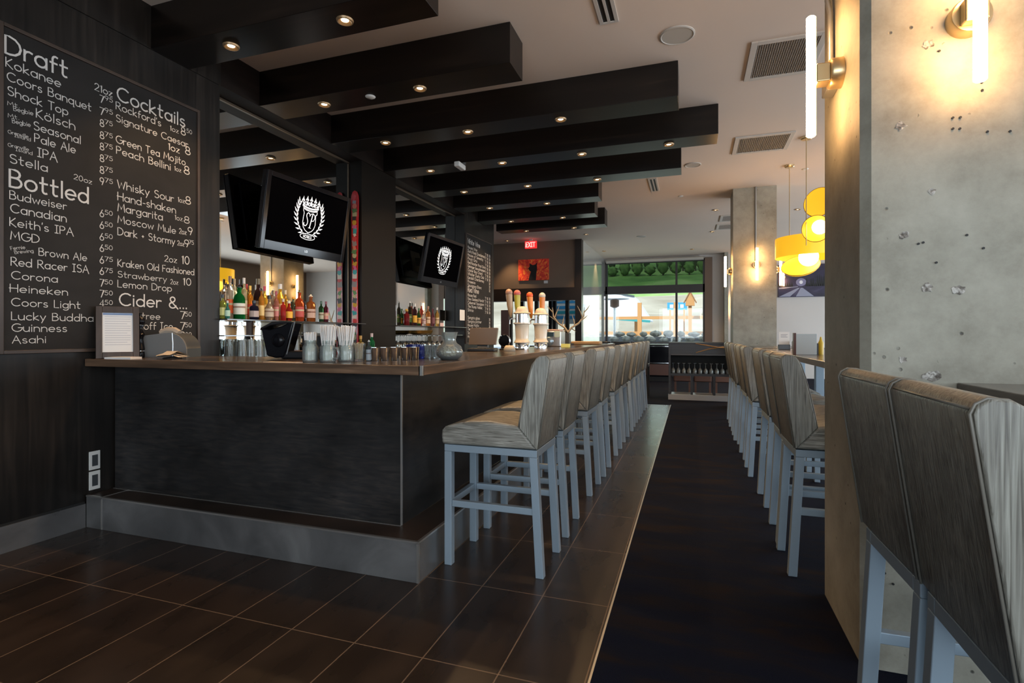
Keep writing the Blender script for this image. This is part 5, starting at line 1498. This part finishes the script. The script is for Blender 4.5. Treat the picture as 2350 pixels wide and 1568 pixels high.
# dark dining chairs past the bar end
p0 = None
for i, (x, y) in enumerate(((-1.75, 11.0), (-1.36, 11.05), (-.97, 11.0))):
    lab = ('black chair back beyond the far end of the bar, nearest the bar', 'black chair back beyond the far end of the bar, middle one', 'black chair back beyond the far end of the bar, nearest the aisle')[i]
    if p0 is None:
        p0 = thing('high_chair', lab, 'chair', (x, y, .004), group='black chairs past the bar')
        MB().box(-.17, -.03, .62, .17, .03, 1.09).build('backrest', BLACKP, p0, .01)
        MB().box(-.17, -.36, .60, .17, -.03, .66).build('seat', BLACKP, p0, .01)
        for sx in (-1, 1):
            for y_ in (-.34, -.01):
                MB().box(sx * .15 - .018, y_ - .018, 0, sx * .15 + .018, y_ + .018, .61).build('leg', BLACKM, p0)
    else:
        dup(p0, (x, y, .004), None, lab)
# ================================================================== WALL ART, EXIT SIGN
REDART = streak('red abstract paint', [(0.3, (.35, .02, .012)), (0.42, (.75, .05, .03)), (0.55, (.90, .10, .04)), (0.66, (.92, .36, .05)), (0.8, (.85, .55, .10))], (7, 7, 7), .5, dist=2.5)
t = thing('painting', 'red and orange painting with a black eared animal on the brown wall', 'painting', (-3.825, 12.98, 2.895))
MB().box(-.405, -.015, -.27, .405, .02, .27).build('canvas', REDART, t, .003)
sil = [(-.13, -.27), (.07, -.27), (.08, -.10), (.10, .02), (.09, .12), (.12, .20), (.05, .13), (-.02, .12), (-.10, .17), (-.10, .08), (-.14, .04), (-.10, -.02), (-.06, -.05), (-.10, -.14)]
MB().poly([(x, -.0165, z) for x, z in sil]).build('painted_animal', BLACKM, t)
tag(MB().box(-.05, -.006, -.035, .05, .006, .035).build('caption_card', PAPER, loc=(-3.50, 12.985, 2.575)), 'small white caption card below the red painting', 'card')
t = thing('exit_sign', 'red lit EXIT sign hanging from the ceiling before the brown wall', 'exit sign', (-3.78, 12.60, 3.47))
MB().box(-.15, -.03, -.09, .15, .03, .09).build('sign_box', plain('red lit sign', (.7, .02, .02), .4, emit=(1, .03, .03), es=.9), t, .006)
MB().box(-.04, -.02, .09, .04, .02, .138).build('ceiling_mount', WHITEP, t)
m = MB(); write(m, 'EXIT', -.115, -.055, .23, .11, lambda a, b: (a, -.0315, b), .20); m.build('sign_lettering', plain('lit sign letters', (.8, .5, .5), .4, emit=(1, .45, .4), es=1.2), t)
# night road photograph
t = thing('wall_picture', 'dark purple night photograph of a snowy road and trees on the grey wall', 'picture', (2.93, 16.67, 2.75))
a, b = .60, .455
MB().box(-a, -.015, -b, a, .02, b).build('print_panel', streak('night sky print', [(0.3, (.008, .006, .02)), (0.55, (.03, .022, .06)), (0.75, (.09, .08, .15))], (1.5, 1.5, 3), .5), t)
m = MB()
for rr, yy in ((.13, -.0158), ):
    m.poly([(-.02 + rr * math.cos(2 * PI * k / 24), yy, -.04 + rr * .85 * math.sin(2 * PI * k / 24)) for k in range(24)])
m.build('moon_halo', plain('pale violet print', (.22, .22, .36), .6), t)
MB().poly([(-.02 + .045 * math.cos(2 * PI * k / 18), -.0163, -.04 + .05 * math.sin(2 * PI * k / 18)) for k in range(18)]).build('moon', plain('white print', (.75, .78, .85), .6), t)
m = MB().poly([(-.58, -.0166, -.44), (-.30, -.0166, -.44), (-.05, -.0166, -.20), (-.10, -.0166, -.20)]).poly([(-.15, -.0166, -.44), (.30, -.0166, -.44), (.02, -.0166, -.20), (-.03, -.0166, -.20)]).poly([(-.58, -.0166, -.22), (-.10, -.0166, -.17), (-.10, -.0166, -.155), (-.58, -.0166, -.19)])
m.build('snowy_road', plain('pale snow print', (.30, .32, .42), .6), t)
m = MB()
for i in range(9):
    x = .12 + i * .053
    h_ = random.uniform(.15, .42) * (.6 + .4 * i / 8)
    m.poly([(x - .035, -.0169, -.16), (x + .035, -.0169, -.16), (x, -.0169, -.16 + h_)])
m.build('tree_silhouettes', BLACKM, t)
m = MB()
for i in range(7):
    x = -.58 + i * .055
    m.poly([(x - .03, -.0169, -.16), (x + .03, -.0169, -.16), (x, -.0169, -.16 + random.uniform(.06, .16))])
m.build('tree_silhouettes', BLACKM, t)
# ================================================================== OUTSIDE
PALEH = streak('overexposed slope', [(0.3, (.20, .17, .125)), (0.5, (.27, .24, .19)), (0.7, (.36, .32, .26))], (.3, .3, .6), .9)  # lower hillside coloured pale to mimic overexposed daylight
GRASS = streak('sunlit hillside grass', [(0.3, (.07, .15, .035)), (0.5, (.16, .28, .07)), (0.7, (.30, .38, .15))], (.25, .25, .6), .9, detail=8)
h = MB()
N_ = 14
for j in range(N_ + 1):
    for i in range(N_ + 1):
        x = -50 + 100 * i / N_
        y = 24 + 50 * j / N_
        h.v.append((x, y, .75 + 11 * (j / N_) ** 1.25 + .3 * math.sin(x * .3 + j)))
for j in range(N_):
    h.cur = 1 if j < 6 else 0
    for i in range(N_):
        q = j * (N_ + 1) + i
        h.face((q, q + 1, q + N_ + 2, q + N_ + 1))
o = h.build('hill_outside', [GRASS, PALEH], smooth=180); o['kind'] = 'structure'
o = MB().box(-50, 16.95, .2, 50, 24.2, .75).build('terrace_outside', streak('pale terrace paving', [(0.3, (.30, .31, .33)), (0.7, (.42, .43, .46))], (1, 1, 1), .9)); o['kind'] = 'structure'
o = MB().box(6.5, -30, -.3, 60, 17, -.1).box(-50, -60, -.3, 60, -5.4, -.1).build('ground_outside', streak('pale terrace paving', [], (1, 1, 1))); o['kind'] = 'structure'
TREEM = streak('dark conifer green', [(0.3, (.012, .03, .012)), (0.7, (.045, .085, .03))], (3, 3, 3), .9)
TRUNK = plain('bark', (.06, .04, .03), .9)
WORDS = ['first', 'second', 'third', 'fourth', 'fifth', 'sixth', 'seventh', 'eighth', 'ninth', 'tenth', 'eleventh']
LEAFM = streak('leafy bush green', [(0.3, (.03, .075, .02)), (0.5, (.09, .17, .045)), (0.7, (.17, .27, .08))], (2.5, 2.5, 2.5), .9, detail=8)
for row in range(2):
    for i in range(11):
        x = -10.6 + i * 1.3 + .6 * row
        y = 57.0 + 4.6 * row
        z = .75 + 11 * ((y - 24) / 50) ** 1.25 - .3
        hh = (1.5 + .5 * math.sin(i * 2.3)) if row == 0 else 4.6 + .8 * math.sin(i * 1.7)
        t = thing(('leafy_bush', 'conifer')[row], '%s %s from the panel wall side, on the hill seen through the transom' % (WORDS[i], ('round leafy bush', 'tall dark tree')[row]), ('bush', 'tree')[row], (x, y, z), group=('bushes on the hill', 'trees on the hill')[row])
        m = MB().sphere((0, 0, 0), 1, 18, 14)
        rx = .52
        m.v = [(a * rx * (1 + .22 * math.sin(9 * c + 4 * b + i)), b * rx * (1 + .22 * math.cos(8 * a + 5 * c)), .5 + hh / 2 + c * hh / 2 * (1 + .07 * math.sin(11 * a + 7 * b + i))) for a, b, c in m.v]
        m.build('foliage', (LEAFM, TREEM)[row], t, smooth=180)
        MB().lathe([(.10, -.4), (.08, 1.0)], (0, 0, 0), 7).build('trunk', TRUNK, t)
OWOOD = plain('orange brown timber', (.50, .25, .09), .6)
t = thing('timber_fence', 'orange timber rail fence on the terrace outside', 'fence', (-.5, 21.5, .75))
for x in (-3.0, -1.45, -.08, 1.3, 2.7):
    MB().box(x - .08, -.08, 0, x + .08, .08, 1.75).build('post', OWOOD, t)
for z in (.55, 1.15):
    MB().box(-3.0, -.04, z - .06, 2.7, .04, z + .06).build('rail', OWOOD, t)
t = thing('patio_heater', 'mushroom topped steel patio heater outside the far window', 'patio heater', (-2.62, 19.2, .75))
MB().tube([(0, 0, .1), (0, 0, 1.5)], .05, 12).build('pole', STEEL, t, smooth=60)
MB().lathe([(0, 0), (.25, 0), (.25, .1), (0, .1)], (0, 0, 0), 20).build('base', STEEL, t)
MB().lathe([(.06, 1.45), (.16, 1.5), (.16, 1.72), (.08, 1.76)], (0, 0, 0), 18).build('burner', plain('rust burner', (.14, .07, .04), .5), t, smooth=40)
MB().lathe([(.52, 1.76), (.50, 1.80), (.25, 1.90), (0, 1.93), (0, 1.90), (.25, 1.87)], (0, 0, 0), 24).build('reflector', plain('pale enamel reflector', (.55, .56, .58), .3, .3), t, smooth=40)
t = thing('lodge_canopy', 'pale canopy roof with a teal edge outside the far window', 'canopy', (-3.4, 23.5, .75))
MB().prism([(-2.6, 1.45), (1.75, 1.05), (1.75, 1.10), (1.1, 2.1), (-2.6, 2.8)], -.5, 1.2, 'y').build('roof_sheet', plain('pale roof sheet', (.62, .66, .72), .5), t)
MB().bar((-2.6, -.52, 1.42), (1.75, -.52, 1.04), .06, .10).build('fascia', plain('teal fascia', (.03, .26, .28), .5), t)
MB().bar((-2.6, -.52, 2.82), (1.1, -.52, 2.12), .05, .06).build('ridge_trim', plain('dark trim', (.05, .08, .09), .5), t)
MB().box(-2.2, .5, 0, -2.0, .7, 1.6).build('post', OWOOD, t)
MB().box(1.0, .5, 0, 1.15, .7, 1.2).build('post', OWOOD, t)
o = MB().box(-3.0, 17.55, .75, 1.2, 18.02, .99).box(-3.0, 18.02, .75, 1.2, 18.6, 1.17).build('stone_bed_outside', MATS['pale terrace paving']); o['kind'] = 'structure'
STONE = streak('grey garden stone', [(0.3, (.14, .14, .11)), (0.5, (.33, .32, .27)), (0.7, (.52, .51, .46))], (5, 5, 5), .9)
for i in range(16):
    lv = i % 2
    x = -2.45 + .40 * (i // 2) + .12 * lv
    sx, sz = .155 + .03 * math.sin(i * 2.1), .095 + .015 * math.sin(i * 3.7)
    m = MB().sphere((0, 0, 0), 1, 14, 9)
    m.v = [(a * sx * (1 + .12 * math.sin(5 * b + i)), b * .16 * (1 + .08 * math.sin(4 * c + i)), c * sz * (1 + .10 * math.sin(6 * a + 2 * i))) for a, b, c in m.v]
    o = m.build('garden_stone', STONE, smooth=50, loc=(x, 17.80 + .42 * lv, (.985 if lv == 0 else 1.165) + sz * .98))
    tag(o, '%s stone from the panel wall side in the %s course of the rock edging outside' % (ORD[i // 2], ('lower', 'upper')[lv]), 'stone', 'stones outside the far window')
BLU = plain('blue sign paint', (.04, .30, .62), .5)
t = thing('trail_sign', 'blue trail sign on posts outside the far window', 'sign', (-.55, 22.3, .75))
MB().box(-.38, -.02, 1.48, .38, .02, 1.78).build('sign_panel', BLU, t)
MB().box(-.30, -.04, 0, -.24, .04, 1.5).build('post', OWOOD, t)
MB().box(.24, -.04, 0, .30, .04, 1.5).build('post', OWOOD, t)
m = MB()
for k in range(3):
    m.box(-.28 + .2 * k, -.026, 1.56, -.15 + .2 * k, -.021, 1.70)
m.build('sign_symbols', WHITEP, t)
t = thing('bird_house', 'peaked timber bird house on a tall post outside', 'bird house', (-.05, 20.6, .75))
MB().box(-.06, -.06, 0, .06, .06, 1.55).build('post', OWOOD, t)
MB().prism([(-.16, 1.55), (.16, 1.55), (.16, 1.72), (0, 2.05), (-.16, 1.72)], -.14, .14, 'y').build('house_body', OWOOD, t)
MB().bar((-.22, 0, 1.66), (.0, 0, 2.09), .03, .34, up=(0, 1, 0)).bar((.22, 0, 1.66), (.0, 0, 2.09), .03, .34, up=(0, 1, 0)).build('roof', plain('brown shingle', (.30, .15, .06), .7), t)
# blue notice board outside the entry door
t = thing('trail_map_board', 'blue and white notice board seen through the entry doors', 'notice board', (-3.95, 17.6, .75))
MB().box(-.48, -.03, .85, .48, .03, 1.95).build('board_panel', plain('white board', (.7, .72, .74), .5), t)
MB().box(-.45, -.035, 1.55, .45, -.03, 1.85).build('heading_band', BLU, t)
for k in range(3):
    z = 1.36 - .17 * k
    MB().poly([(-.42, -.036, z), (.28, -.036, z), (.38, -.036, z + .05), (.28, -.036, z + .10), (-.42, -.036, z + .10)]).build('direction_arrow', BLU if k != 1 else plain('teal sign', (.03, .35, .45), .5), t)
m = MB()
for k in range(3):
    m.box(-.38 + .28 * k, -.041, 1.62, -.20 + .28 * k, -.036, 1.78)
m.build('board_symbols', WHITEP, t)
for x in (-.4, .4):
    MB().box(x - .03, -.02, 0, x + .03, .02, .85).build('post', STEEL, t)
